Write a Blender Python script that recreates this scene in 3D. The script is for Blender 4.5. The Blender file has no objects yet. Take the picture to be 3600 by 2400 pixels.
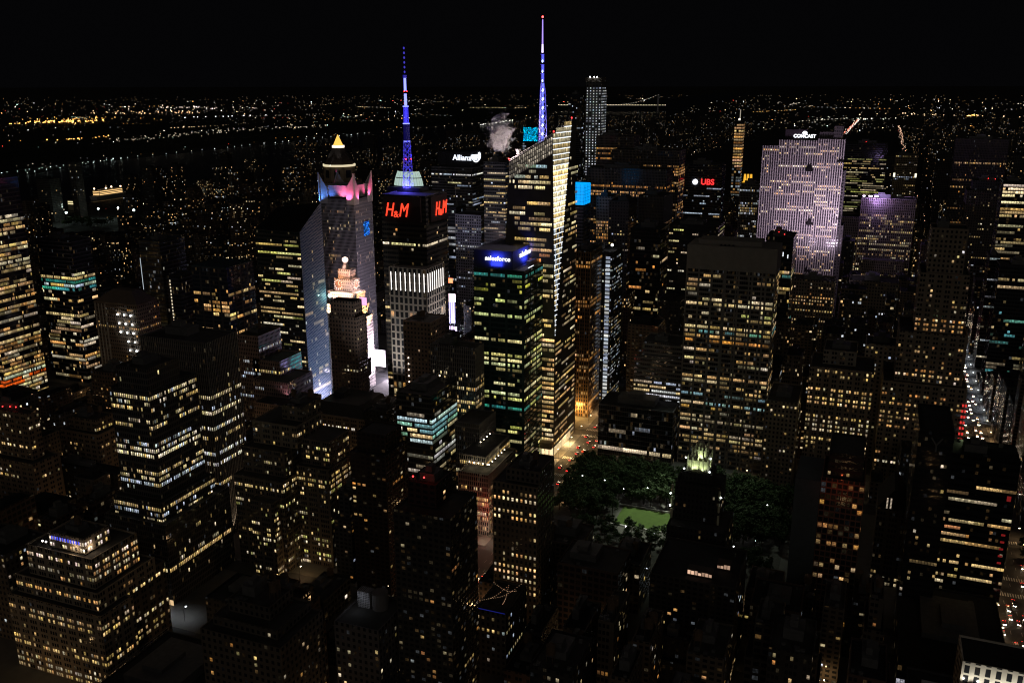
import bpy, math, random
from mathutils import Vector, Matrix

# ------------------------------------------------------------------ scene, camera, sky, exposure
S = bpy.context.scene
COL = S.collection
CAM = Vector((-44.0, -17.0, 317.0))
cd = bpy.data.cameras.new('camera'); co = bpy.data.objects.new('camera', cd); COL.objects.link(co)
YAW, PIT, ROLL = math.radians(-21.55), math.radians(15.78), math.radians(-0.15)
co.matrix_world = (Matrix.Translation(CAM) @ Matrix.Rotation(-YAW, 4, 'Z') @ Matrix.Rotation(math.pi/2 - PIT, 4, 'X')
                   @ Matrix.Rotation(ROLL, 4, 'Z'))
cd.sensor_width = 36.0; cd.lens = 32.17; cd.clip_start = 1.0; cd.clip_end = 80000.0
S.camera = co
FWD = (co.matrix_world.to_3x3() @ Vector((0, 0, -1)))
w = bpy.data.worlds.new('World'); S.world = w; w.use_nodes = True
bg = w.node_tree.nodes['Background']
bg.inputs[0].default_value = (0.0014, 0.0014, 0.0017, 1); bg.inputs[1].default_value = 1.0   # clear moonless night over a lit city
sd = bpy.data.lights.new('city_glow', 'SUN'); sd.energy = 0.10; sd.angle = math.radians(70); sd.color = (1, .9, .78)      # faint glow of the floodlit city behind the camera
so = bpy.data.objects.new('city_glow', sd); COL.objects.link(so); so.rotation_euler = Vector((-.35, .85, -.32)).to_track_quat('-Z', 'Y').to_euler()
S.cycles.filter_width = 1.15
S.view_settings.view_transform = 'Standard'; S.view_settings.look = 'None'
S.view_settings.exposure = 0.0; S.view_settings.gamma = 1.0
S.cycles.max_bounces = 4; S.cycles.diffuse_bounces = 2; S.cycles.glossy_bounces = 2
S.cycles.transparent_max_bounces = 6; S.cycles.volume_bounces = 0
S.cycles.sample_clamp_indirect = 2.0; S.cycles.caustics_reflective = False; S.cycles.caustics_refractive = False
S.cycles.use_denoising = True; S.cycles.denoising_prefilter = 'ACCURATE'; S.cycles.sample_clamp_direct = 30.0

# ------------------------------------------------------------------ small helpers
R = random.Random(7)
def tag(o, label=None, cat=None, group=None, kind=None):
    if label: o['label'] = label
    if cat: o['category'] = cat
    if group: o['group'] = group
    if kind: o['kind'] = kind
    return o
def root(name, loc, label, cat, group=None):
    o = bpy.data.objects.new(name, None); COL.objects.link(o); o.location = loc; o.empty_display_size = 3
    return tag(o, label, cat, group)
def link(name, me, parent=None, loc=(0, 0, 0), rz=0.0):
    o = bpy.data.objects.new(name, me); COL.objects.link(o); o.location = loc
    if rz: o.rotation_euler = (0, 0, rz)
    if parent is not None: o.parent = parent
    return o
def copy_tree(o, parent=None):
    c = o.copy(); COL.objects.link(c)
    if parent is not None: c.parent = parent
    for ch in o.children: copy_tree(ch, c)
    return c

class MB:
    """collects faces of one part and links them as one mesh"""
    def __init__(s): s.v = []; s.f = []; s.uv = []; s.mi = []; s.col = []; s.rnd = []
    def face(s, pts, uv=None, mi=0, col=(1, 1, 1), rnd=0.0):
        b = len(s.v); s.v += [tuple(p) for p in pts]; n = len(pts); s.f.append(tuple(range(b, b+n)))
        s.uv.append(uv or [(0, 0), (1, 0), (1, 1), (0, 1)][:n] if n <= 4 else [(0, 0)]*n); s.mi.append(mi); s.col.append(col); s.rnd.append(rnd)
    def box(s, x0, x1, y0, y1, z0, z1, mi=0, bottom=False):
        A = [(x0, y0), (x1, y0), (x1, y1), (x0, y1)]
        for i in range(4):
            a, b = A[i], A[(i+1) % 4]; L = math.hypot(b[0]-a[0], b[1]-a[1])
            s.face([(*a, z0), (*b, z0), (*b, z1), (*a, z1)], [(0, 0), (L, 0), (L, z1-z0), (0, z1-z0)], mi)
        s.face([(*a, z1) for a in A], [(x, y) for x, y in A], mi)
        if bottom: s.face([(*a, z0) for a in reversed(A)], None, mi)
    def prism(s, ring0, ring1, mi=0, cap=True, capmi=None):
        n = len(ring0)
        for i in range(n):
            j = (i+1) % n
            s.face([ring0[i], ring0[j], ring1[j], ring1[i]], None, mi)
        if cap: s.face(list(ring1), [(p[0], p[1]) for p in ring1], mi if capmi is None else capmi)
    def cyl(s, c, r0, r1, z0, z1, n=12, mi=0, cap=True):
        q = [(math.cos(2*math.pi*i/n), math.sin(2*math.pi*i/n)) for i in range(n)]
        s.prism([(c[0]+r0*a, c[1]+r0*b, z0) for a, b in q], [(c[0]+r1*a, c[1]+r1*b, z1) for a, b in q], mi, cap)
    def bar(s, a, b, r, mi=0, n=4):
        a, b = Vector(a), Vector(b); d = (b-a)
        if d.length < 1e-6: return
        d.normalize(); u = d.cross(Vector((0.31, 0.17, 0.94)))
        if u.length < .05: u = d.cross(Vector((1, 0, 0)))
        u.normalize(); v = d.cross(u)
        q = [(math.cos(2*math.pi*(i+.5)/n)*r, math.sin(2*math.pi*(i+.5)/n)*r) for i in range(n)]
        s.prism([tuple(a+u*p+v*t) for p, t in q], [tuple(b+u*p+v*t) for p, t in q], mi)
    def ball(s, c, r, mi=0, seg=10, rings=6, sz=1.0):
        P = lambda i, j: (c[0]+r*math.sin(math.pi*j/rings)*math.cos(2*math.pi*i/seg), c[1]+r*math.sin(math.pi*j/rings)*math.sin(2*math.pi*i/seg), c[2]+sz*r*math.cos(math.pi*j/rings))
        for j in range(rings):
            for i in range(seg):
                if j == 0: s.face([P(i, 0), P(i, 1), P(i+1, 1)], None, mi)
                elif j == rings-1: s.face([P(i, j), P(i, j+1), P(i+1, j)], None, mi)
                else: s.face([P(i, j), P(i, j+1), P(i+1, j+1), P(i+1, j)], None, mi)
    def mesh(s, name, mats, attrs=False):
        me = bpy.data.meshes.new(name); me.from_pydata(s.v, [], s.f)
        ul = me.uv_layers.new(name='UVMap'); flat = []
        for u in s.uv:
            for a in u: flat += [a[0], a[1]]
        ul.data.foreach_set('uv', flat)
        for m in mats: me.materials.append(m)
        if len(mats) > 1: me.polygons.foreach_set('material_index', s.mi)
        if attrs:
            at = me.attributes.new('wcol', 'FLOAT_COLOR', 'FACE'); at.data.foreach_set('color', [c for k in s.col for c in (*k, 1)])
            ar = me.attributes.new('rnd', 'FLOAT', 'FACE'); ar.data.foreach_set('value', s.rnd)
        me.update(); return me
    def build(s, name, mats, parent=None, loc=(0, 0, 0), attrs=False):
        if not isinstance(mats, (list, tuple)): mats = [mats]
        return link(name, s.mesh(name, mats, attrs), parent, loc)

# ------------------------------------------------------------------ materials
def nt(name):
    m = bpy.data.materials.new(name); m.use_nodes = True; t = m.node_tree
    return m, t, t.nodes['Principled BSDF']
def N(t, typ, **k):
    n = t.nodes.new(typ)
    for a, b in k.items():
        if a == 'ins':
            for i, v in b.items(): n.inputs[i].default_value = v
        else: setattr(n, a, b)
    return n
def M_(t, op, a, b=None, c=None, clamp=False):
    n = t.nodes.new('ShaderNodeMath'); n.operation = op; n.use_clamp = clamp
    for i, x in enumerate((a, b, c)):
        if x is None: continue
        if isinstance(x, (int, float)): n.inputs[i].default_value = x
        else: t.links.new(x, n.inputs[i])
    return n.outputs[0]
def mixc(t, f, a, b, typ='MIX'):
    n = t.nodes.new('ShaderNodeMix'); n.data_type = 'RGBA'; n.blend_type = typ
    for i, x in ((0, f), (6, a), (7, b)):
        if isinstance(x, (int, float)): n.inputs[i].default_value = x
        elif isinstance(x, (tuple, list)): n.inputs[i].default_value = (*x[:3], 1)
        else: t.links.new(x, n.inputs[i])
    return n.outputs[2]
def mat(name, col, rough=.8, spec=.3, metal=0.0, noise=.25, scale=.3, emit=None, es=0.0, sample='AUTO'):
    m, t, b = nt(name)
    if noise:
        tc = N(t, 'ShaderNodeTexCoord'); nz = N(t, 'ShaderNodeTexNoise', ins={2: scale, 3: 4})
        t.links.new(tc.outputs['Object'], nz.inputs[0])
        f = M_(t, 'MULTIPLY_ADD', nz.outputs[0], 2*noise, 1-noise)
        t.links.new(mixc(t, 1.0, col, f, 'MULTIPLY'), b.inputs['Base Color'])
    else: b.inputs['Base Color'].default_value = (*col, 1)
    b.inputs['Roughness'].default_value = rough; b.inputs['Specular IOR Level'].default_value = spec; b.inputs['Metallic'].default_value = metal
    if emit:
        b.inputs['Emission Color'].default_value = (*emit, 1); b.inputs['Emission Strength'].default_value = es
    m.cycles.emission_sampling = sample if emit else 'NONE'
    return m
_glow = {}
def glow(col, es, sample='NONE'):
    k = (tuple(col), es, sample)
    if k not in _glow:
        _glow[k] = mat('lamp_glow', (.05, .05, .05), noise=0, emit=col, es=es, sample=sample)
    return _glow[k]
_fac = {}
def facade(wall, glass=(.02, .022, .026), fx=.6, za=.25, zb=.8, g=0, lit=0.0, dim=.12, pal=((1, .58, .22), (1, .76, .42), (.85, .92, 1)), litk=.8, rough=.85, diag=0.0):
    """masonry or metal wall with a grid of panes; UVs count window bays and storeys"""
    k = (wall, glass, fx, za, zb, g, lit, dim, pal, litk, rough, diag)
    if k in _fac: return _fac[k]
    m, t, b = nt('facade'); L = t.links.new
    uv = N(t, 'ShaderNodeUVMap'); sp = N(t, 'ShaderNodeSeparateXYZ'); L(uv.outputs[0], sp.inputs[0])
    u, v = sp.outputs[0], sp.outputs[1]
    fu, fv = M_(t, 'FRACT', u), M_(t, 'FRACT', v); iu, iv = M_(t, 'FLOOR', u), M_(t, 'FLOOR', v)
    msk = M_(t, 'MULTIPLY', M_(t, 'COMPARE', fu, .5, fx/2), M_(t, 'COMPARE', fv, (za+zb)/2, (zb-za)/2))
    if g: msk = M_(t, 'MULTIPLY', msk, M_(t, 'LESS_THAN', M_(t, 'FLOORED_MODULO', iu, g), g-1.5))
    oi = N(t, 'ShaderNodeObjectInfo'); cb = N(t, 'ShaderNodeCombineXYZ'); L(iu, cb.inputs[0]); L(iv, cb.inputs[1]); L(M_(t, 'MULTIPLY', oi.outputs['Random'], 913.0), cb.inputs[2])
    wn = N(t, 'ShaderNodeTexWhiteNoise'); L(cb.outputs[0], wn.inputs[0]); sc = N(t, 'ShaderNodeSeparateColor'); L(wn.outputs['Color'], sc.inputs[0])
    tc = N(t, 'ShaderNodeTexCoord'); nz = N(t, 'ShaderNodeTexNoise', ins={2: .11, 3: 5}); L(tc.outputs['Object'], nz.inputs[0])
    wc = mixc(t, 1.0, wall, M_(t, 'MULTIPLY_ADD', nz.outputs[0], .9, .55), 'MULTIPLY')
    if diag:
        dg = M_(t, 'FRACT', M_(t, 'ADD', M_(t, 'MULTIPLY', u, .43), M_(t, 'MULTIPLY', v, .58)))
        dg2 = M_(t, 'FRACT', M_(t, 'SUBTRACT', M_(t, 'MULTIPLY', v, 1.45), M_(t, 'MULTIPLY', u, .21)))
        msk2 = M_(t, 'MAXIMUM', M_(t, 'LESS_THAN', dg, .05), M_(t, 'LESS_THAN', dg2, .22))
        wc = mixc(t, msk2, wc, (.24, .26, .3)); msk = M_(t, 'MULTIPLY', msk, M_(t, 'SUBTRACT', 1.0, msk2))
    L(mixc(t, msk, wc, glass), b.inputs['Base Color'])
    L(M_(t, 'MULTIPLY_ADD', msk, .1-rough, rough), b.inputs['Roughness'])
    b.inputs['Specular IOR Level'].default_value = .35
    # dimly lit rooms behind some panes, and lit ones where a building is too far to carry windows of its own
    pn = N(t, 'ShaderNodeTexNoise', ins={2: 2.6, 3: 2}); cv = N(t, 'ShaderNodeVectorMath', operation='MULTIPLY_ADD'); L(uv.outputs[0], cv.inputs[0]); cv.inputs[1].default_value = (1, 1, 1); L(wn.outputs['Color'], cv.inputs[2]); L(cv.outputs[0], pn.inputs[0])
    pat = M_(t, 'POWER', M_(t, 'MULTIPLY', pn.outputs[0], 1.75), 2.0)
    dm = M_(t, 'MULTIPLY', M_(t, 'GREATER_THAN', sc.outputs[0], 1-dim), M_(t, 'MULTIPLY', M_(t, 'POWER', sc.outputs[2], 3.0), .06))
    ls = M_(t, 'MULTIPLY', M_(t, 'GREATER_THAN', wn.outputs['Value'], 1-lit), M_(t, 'MULTIPLY', M_(t, 'POWER', sc.outputs[2], 2.2), litk*1.8))
    es = M_(t, 'MULTIPLY', msk, M_(t, 'MULTIPLY', pat, M_(t, 'ADD', dm, ls)))
    cr = N(t, 'ShaderNodeValToRGB'); cr.color_ramp.interpolation = 'CONSTANT'; el = cr.color_ramp.elements
    el[0].color = (*pal[0], 1); el[1].color = (*pal[1], 1); el[1].position = .45; e3 = el.new(.82); e3.color = (*pal[2], 1)
    L(sc.outputs[1], cr.inputs[0]); L(cr.outputs[0], b.inputs['Emission Color']); L(es, b.inputs['Emission Strength'])
    m.cycles.emission_sampling = 'NONE'; _fac[k] = m; return m

def lit_window_mat():
    m, t, b = nt('lit_window'); L = t.links.new
    uv = N(t, 'ShaderNodeUVMap'); sp = N(t, 'ShaderNodeSeparateXYZ'); L(uv.outputs[0], sp.inputs[0]); u, v = sp.outputs[0], sp.outputs[1]
    at = N(t, 'ShaderNodeAttribute', attribute_name='wcol'); ar = N(t, 'ShaderNodeAttribute', attribute_name='rnd'); oi = N(t, 'ShaderNodeObjectInfo')
    rv = M_(t, 'FRACT', M_(t, 'ADD', ar.outputs['Fac'], M_(t, 'MULTIPLY', oi.outputs['Random'], 7.31)))
    cb = N(t, 'ShaderNodeCombineXYZ'); L(u, cb.inputs[0]); L(v, cb.inputs[1]); L(M_(t, 'MULTIPLY', rv, 61.0), cb.inputs[2])
    nz = N(t, 'ShaderNodeTexNoise', ins={2: 2.4, 3: 3}); L(cb.outputs[0], nz.inputs[0])
    n1 = N(t, 'ShaderNodeMapRange', ins={1: .36, 2: .62, 3: .3, 4: 1.25}); L(nz.outputs[0], n1.inputs[0])
    furn = M_(t, 'MULTIPLY_ADD', M_(t, 'LESS_THAN', v, M_(t, 'MULTIPLY_ADD', nz.outputs[0], .9, -.12)), -.55, 1.0)          # desks and people against the sill
    blind = M_(t, 'MULTIPLY_ADD', M_(t, 'GREATER_THAN', v, M_(t, 'MULTIPLY_ADD', M_(t, 'FRACT', M_(t, 'MULTIPLY', rv, 17.0)), 1.6, .15)), -.5, 1.0)
    ceil_ = M_(t, 'MULTIPLY_ADD', M_(t, 'COMPARE', v, .86, .07), .5, 1.0)
    edge = M_(t, 'MULTIPLY_ADD', M_(t, 'GREATER_THAN', M_(t, 'ABSOLUTE', M_(t, 'SUBTRACT', u, .5)), .45), -.6, 1.0)
    room = M_(t, 'MULTIPLY_ADD', M_(t, 'POWER', M_(t, 'FRACT', M_(t, 'MULTIPLY', rv, 29.0)), 1.2), .8, .45)
    es = M_(t, 'MULTIPLY', n1.outputs[0], 1.45)
    for x in (furn, blind, ceil_, edge, room): es = M_(t, 'MULTIPLY', es, x)
    L(mixc(t, 1.0, oi.outputs['Color'], at.outputs['Color'], 'MULTIPLY'), b.inputs['Emission Color']); L(es, b.inputs['Emission Strength'])
    b.inputs['Base Color'].default_value = (.4, .37, .32, 1); b.inputs['Roughness'].default_value = .5; b.inputs['Specular IOR Level'].default_value = .2      # pale blinds and rooms
    m.cycles.emission_sampling = 'NONE'; return m
WIN = lit_window_mat()
ROOF = mat('roof_gravel', (.06, .058, .055), .95, noise=.5, scale=.2)
ROOFD = mat('roof_dark', (.03, .03, .032), .95, noise=.5, scale=.15)
PLANT = mat('plant_metal', (.12, .12, .12), .7, noise=.4, scale=.4)
STONE = mat('pale_stone', (.42, .39, .34), .85, noise=.3, scale=.15)
BRICK = mat('brick', (.2, .13, .09), .9, noise=.35, scale=.3)
DARKM = mat('dark_metal', (.04, .04, .045), .45, metal=.6, noise=.2)
STEEL = mat('steel', (.45, .45, .48), .4, metal=.8, noise=.15)
WOOD = mat('tank_wood', (.13, .09, .06), .9, noise=.4, scale=1.0)
REDL = glow((1, .03, .03), 6.0)

def lamp(name, typ, loc, energy, col, parent=None, size=.5, target=None, cone=60, blend=.6):
    d = bpy.data.lights.new(name, typ); d.energy = energy; d.color = col
    if typ == 'AREA': d.size = size
    else: d.shadow_soft_size = size
    if typ == 'SPOT': d.spot_size = math.radians(cone); d.spot_blend = blend
    o = bpy.data.objects.new(name, d); COL.objects.link(o); o.location = loc
    if target is not None: o.rotation_euler = (Vector(target)-Vector(loc)).to_track_quat('-Z', 'Y').to_euler()
    if parent is not None:
        o.parent = parent; o.location = Vector(loc)-parent.location
    return o

# ------------------------------------------------------------------ palettes and facade kinds
WARM = ((1, .5, .15), (1, .6, .24), (1, .42, .10), (1, .68, .32))
OFF = ((1, .72, .28), (1, .80, .42), (1, .86, .52), (1, .66, .22))
GRN = ((.80, .80, .22), (.95, .83, .26), (.72, .82, .3), (1, .9, .36))
COOL = ((.72, .84, 1), (.92, .96, 1), (.62, .76, .9))
MIXP = OFF + OFF + COOL[:1] + WARM[:3]
AMB = ((1, .40, .07), (1, .48, .12), (1, .58, .2))
TEAL = ((.13, .58, .5), (.2, .68, .6))
ST = {   # bay, storey, pane share across, sill, head, grouping, runs
 'ribbon': dict(bay=1.7, fh=3.9, fx=.9, za=.3, zb=.82, run=1, d=.55, p=.3, pl=.35, pal=OFF, wall=(.16, .16, .16)),
 'curtain': dict(bay=1.6, fh=4.1, fx=.93, za=.14, zb=.86, run=1, d=.35, p=.45, pl=.4, pal=OFF, wall=(.05, .05, .055)),
 'rib': dict(bay=1.7, fh=3.8, fx=.58, za=.18, zb=.86, run=0, d=.62, p=.25, pl=.4, pal=OFF, wall=(.2, .19, .17)),
 'punch': dict(bay=3.1, fh=3.7, fx=.48, za=.25, zb=.76, run=0, d=.45, p=.45, pl=.3, pal=OFF, wall=(.24, .21, .17)),
 'pair': dict(bay=2.0, fh=3.8, fx=.74, za=.25, zb=.76, run=0, g=3, d=.45, p=.42, pl=.35, pal=OFF, wall=(.26, .23, .19)),
 'trio': dict(bay=1.9, fh=3.8, fx=.7, za=.22, zb=.78, run=0, g=4, d=.4, p=.4, pl=.4, pal=OFF, wall=(.25, .21, .17)),
 'apt': dict(bay=3.4, fh=3.0, fx=.62, za=.28, zb=.8, run=0, d=.5, p=.45, pl=.12, pal=WARM+COOL[:1], wall=(.14, .11, .09)),
 'loft': dict(bay=3.6, fh=4.0, fx=.72, za=.22, zb=.82, run=0, d=.55, p=.4, pl=.2, pal=MIXP, wall=(.17, .14, .12)),
}
def style(kind, **k):
    s = dict(ST[kind]); s.update(k); s.setdefault('g', 0); s.setdefault('dim', .12); s.setdefault('glass', (.02, .022, .026)); s.setdefault('I', .85); s.setdefault('lit', 0.0); s.setdefault('rough', .85); s.setdefault('diag', 0.0)
    return s
def fac_of(s): return facade(s['wall'], s['glass'], s['fx'], s['za'], s['zb'], s['g'], s['lit'], s['dim'], rough=s['rough'], diag=s['diag'])

_strip = {}
def strip_mesh(face, n, f):
    k = (face, n, f)
    if k not in _strip:
        mb = MB(); a, b = (1-f)/2, (1+f)/2
        for i in range(n):
            p, q = i+a, i+b
            if face == 'S': pts = [(p, 0, 0), (q, 0, 0), (q, 0, 1), (p, 0, 1)]
            elif face == 'E': pts = [(0, p, 0), (0, q, 0), (0, q, 1), (0, p, 1)]
            else: pts = [(0, q, 0), (0, p, 0), (0, p, 1), (0, q, 1)]
            mb.face(pts, None, 0, (1, 1, 1), (i*.6180339+n*.137) % 1)
        _strip[k] = mb.mesh('window', [WIN], True)
    return _strip[k]
def wall_box(mb, bx, s, parapet=1.0):
    """a storeyed box whose UVs count bays and floors, with a parapet round a sunk roof"""
    x0, x1, y0, y1, z0, z1 = bx; A = [(x0, y0), (x1, y0), (x1, y1), (x0, y1)]; nf = (z1-z0)/s['fh']
    for i in range(4):
        a, b = A[i], A[(i+1) % 4]; n = max(1, round(math.hypot(b[0]-a[0], b[1]-a[1])/s['bay']))
        mb.face([(*a, z0), (*b, z0), (*b, z1), (*a, z1)], [(0, 0), (n, 0), (n, nf-.001), (0, nf-.001)], 0)
    t = .6; B = [(x0+t, y0+t), (x1-t, y0+t), (x1-t, y1-t), (x0+t, y1-t)]; zr = z1-parapet
    for i in range(4):
        j = (i+1) % 4
        mb.face([(*A[i], z1), (*A[j], z1), (*B[j], z1), (*B[i], z1)], [(0, .02)]*4, 0)
        mb.face([(*B[j], zr), (*B[i], zr), (*B[i], z1), (*B[j], z1)], [(0, .02)]*4, 0)
    mb.face([(*b, zr) for b in B], [b for b in B], 1)
def plan_windows(bx, s, rnd, faces, out, floors=None):
    x0, x1, y0, y1, z0, z1 = bx; nf = int((z1-z0-1.2)/s['fh'])
    blk = {f: [rnd.random() < .5 for _ in range(40)] for f in faces}
    for k in range(s.get('skip', 0), nf-s.get('top', 0)):
        r = rnd.random(); fl = 2 if r > s['d']+s['p'] else (1 if r > s['d'] else 0)
        fcol = rnd.choice(s['pal']); fI = s['I']*(.35+.8*rnd.random())
        if floors and k in floors: fl, fcol, fI = floors[k]
        fl_all = {f: rnd.random() for f in faces}
        for f in faces:
            L = (x1-x0) if f == 'S' else (y1-y0); n = max(1, round(L/s['bay'])); bay = L/n; on = []
            state = rnd.random() < s['pl']; lvl = 0 if (fl == 0 and rnd.random() > .12) else fl
            if floors and k in floors: lvl = fl
            elif lvl == 2 and fl_all[f] < .25: lvl = 1
            for i in range(n):
                if s['g'] and i % s['g'] == s['g']-1: on.append(False); continue
                if lvl == 2: on.append(rnd.random() > .13)
                elif lvl == 1:
                    if s['run']:
                        if rnd.random() < .22: state = rnd.random() < s['pl']
                        on.append(state)
                    else:
                        if rnd.random() < .38: state = rnd.random() < s['pl']
                        on.append(state if rnd.random() > .06 else not state)
                else: on.append(rnd.random() < .03*(fl == 0 and 1 or 0)+.004)
            i = 0; z = z0+(k+s['za'])*s['fh']; wh = s['fh']*(s['zb']-s['za'])
            while i < n:
                if not on[i]: i += 1; continue
                j = i+1
                mx = s['run']*s.get('mx', 12) if s['run'] else 1
                while j < n and on[j] and j-i < mx: j += 1
                c = fcol if rnd.random() < .75 else rnd.choice(s['pal'])
                I = fI*(.45+.75*rnd.random()) if lvl == 2 else s['I']*(.12+1.05*rnd.random()**1.6)
                hg, hb = rnd.uniform(.94, 1.05), rnd.uniform(.75, 1.35)      # every lamp has its own tint
                out.append((f, i*bay, z, bay, wh, j-i, s['fx'], (c[0]*I, c[1]*I*hg, min(1.05, c[2]*hb)*I), bx))
                i = j
def put_windows(rt, specs, rnd, cap=100):
    def place(sp):
        f, a, z, bay, wh, n, fx, c, bx = sp
        if f == 'S': return (bx[0]+a, bx[2]-.07, z)
        if f == 'E': return (bx[1]+.07, bx[2]+a, z)
        return (bx[0]-.07, bx[2]+a, z)
    sc = []
    for sp in specs:
        p = Vector(place(sp)); d = p-CAM; D = d.length; cosv = abs(d.y if sp[0] == 'S' else d.x)/D
        if (p-CAM).dot(FWD) < 0: continue
        sc.append((sp[4]*sp[3]*sp[5]*cosv/D/D, sp, p))
    sc.sort(key=lambda a: -a[0])
    for _, sp, p in sc[:cap]:
        f, a, z, bay, wh, n, fx, c, bx = sp
        o = link('window', strip_mesh(f, n, fx), rt, p-rt.location)
        o.scale = (bay, 1, wh) if f == 'S' else (1, bay, wh); o.color = (*c, 1)
    if len(sc) > cap:
        mb = MB()
        for _, sp, p in sc[cap:]:
            f, a, z, bay, wh, n, fx, c, bx = sp; q = p-rt.location
            for i in range(n):
                s0, s1 = (i+(1-fx)/2)*bay, (i+(1+fx)/2)*bay
                if f == 'S': pts = [(q.x+s0, q.y, q.z), (q.x+s1, q.y, q.z), (q.x+s1, q.y, q.z+wh), (q.x+s0, q.y, q.z+wh)]
                elif f == 'E': pts = [(q.x, q.y+s0, q.z), (q.x, q.y+s1, q.z), (q.x, q.y+s1, q.z+wh), (q.x, q.y+s0, q.z+wh)]
                else: pts = [(q.x, q.y+s1, q.z), (q.x, q.y+s0, q.z), (q.x, q.y+s0, q.z+wh), (q.x, q.y+s1, q.z+wh)]
                mb.face(pts, None, 0, c, rnd.random())
        tag(mb.build('small_windows', WIN, rt, attrs=True), kind='stuff')

def rooftop(rt, bx, rnd, tank=0, plant=1, red=0, mast=0):
    """bulkheads, cooling plant, water tanks, masts and red lamps on a roof"""
    x0, x1, y0, y1, z0, z1 = bx; X, Y, Z = rt.location; z = z1-1.0; W, D = x1-x0, y1-y0
    if plant:
        mb = MB(); a = x0+W*(.12+.2*rnd.random()); b = a+W*(.3+.25*rnd.random()); c = y0+D*(.25+.15*rnd.random()); d = c+D*(.35+.2*rnd.random()); h = 3+3*rnd.random()
        mb.box(a-X, b-X, c-Y, d-Y, z, z+h)
        e = a+(b-a)*(.15+.2*rnd.random()); mb.box(e-X, e+(b-a)*.4-X, c+(d-c)*.2-Y, c+(d-c)*.7-Y, z+h-.01, z+h+2+2*rnd.random())
        mb.build('bulkhead', PLANT, rt)
        if (rt.location-CAM).length < 720:
            for k in range(rnd.randint(3, 6)):
                px_, py_ = x0+W*rnd.uniform(.08, .85), y0+D*rnd.choice((rnd.uniform(.05, .2), rnd.uniform(.78, .9))); q = rnd.uniform(1, 2.2)
                o = link('roof_vent', VENT if rnd.random() < .6 else COOLER, rt, (px_-X, py_-Y, z)); o.scale = (q*1.3, q, rnd.uniform(.9, 2.0))
    for k in range(tank):
        px, py = x0+W*rnd.uniform(.15, .85)-X, y0+D*rnd.uniform(.2, .8)-Y; r = rnd.uniform(1.7, 2.4); mb = MB()
        for a in (-1, 1):
            for b in (-1, 1): mb.bar((px+a*r*.65, py+b*r*.65, z), (px+a*r*.65, py+b*r*.65, z+4), .16)
        mb.cyl((px, py), r, r*.97, z+4, z+8, 12); mb.cyl((px, py), r*1.05, .1, z+8, z+9.4, 12)
        mb.build('water_tank', WOOD, rt)
    for k in range(red):
        px, py = x0+W*rnd.uniform(.1, .9)-X, y0+D*rnd.uniform(.02, .4)-Y; mb = MB(); mb.bar((px, py, z), (px, py, z+3.2), .08, 1); mb.ball((px, py, z+3.4), .42)
        mb.build('warning_light', [REDL, DARKM], rt)
    if mast:
        px, py = x0+W*rnd.uniform(.3, .7)-X, y0+D*.5-Y; mb = MB(); mb.bar((px, py, z), (px, py, z+mast), .25); mb.build('aerial', STEEL, rt)

vm = MB(); vm.box(-.5, .5, -.5, .5, 0, .8); vm.box(-.56, .56, -.56, .56, .79, .95); VENT = vm.mesh('roof_vent', [PLANT])
vm = MB(); vm.cyl((0, 0), .5, .5, 0, .7, 10); vm.cyl((0, 0), .56, .5, .69, 1.0, 10); COOLER = vm.mesh('roof_vent', [PLANT])
SOLID = []
FOOT = []   # footprints taken, so the ordinary blocks keep clear
def tower(name, label, boxes, cat='building', roofmat=ROOF, cap=100, faces='SE', seed=None, tank=0, red=0, plant=1, mast=0, group=None):
    """boxes: (x0,x1,y0,y1,z0,z1, style[, floors]) from the main body on"""
    rnd = random.Random(seed if seed is not None else label)
    b0 = boxes[0]; cx, cy = (b0[0]+b0[1])/2, (b0[2]+b0[3])/2
    rt = root(name, (cx, cy, 0), label, cat, group); specs = []
    for i, b in enumerate(boxes):
        bx, s = b[:6], b[6]; mb = MB(); wall_box(mb, (bx[0]-cx, bx[1]-cx, bx[2]-cy, bx[3]-cy, bx[4], bx[5]), s)
        nm = 'wall' if i == 0 else ('penthouse' if bx[4] >= b0[5]-2 else 'setback')
        mb.build(nm, [fac_of(s), roofmat], rt)
        plan_windows(bx, s, rnd, faces, specs, b[7] if len(b) > 7 else None)
        if bx[4] < 20: FOOT.append(bx[:4])
        SOLID.append(bx)
    put_windows(rt, specs, rnd, cap)
    tops = max(boxes, key=lambda b: b[5]); rooftop(rt, tops[:6], rnd, tank, plant, red, mast)
    return rt

def text_mesh(txt, mats, size, depth=.3, shear=0.0, bold=0.0, space=1.0):
    cu = bpy.data.curves.new('lettering', 'FONT'); cu.body = txt; cu.size = size; cu.extrude = depth; cu.shear = shear; cu.offset = bold
    cu.align_x = 'CENTER'; cu.align_y = 'CENTER'; cu.space_character = space
    ob = bpy.data.objects.new('lettering', cu); me = bpy.data.meshes.new_from_object(ob)
    bpy.data.objects.remove(ob); bpy.data.curves.remove(cu); me.materials.clear(); me.materials.append(mats); return me
def sign(rt, txt, face, c, size, col, es, **k):
    """letters standing off a wall facing south (S) or east (E)"""
    me = text_mesh(txt, glow(col, es, 'AUTO'), size, **k); o = link('sign_lettering', me, rt, Vector(c)-rt.location)
    o.rotation_euler = (math.pi/2, 0, 0 if face == 'S' else math.pi/2); return o
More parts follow.
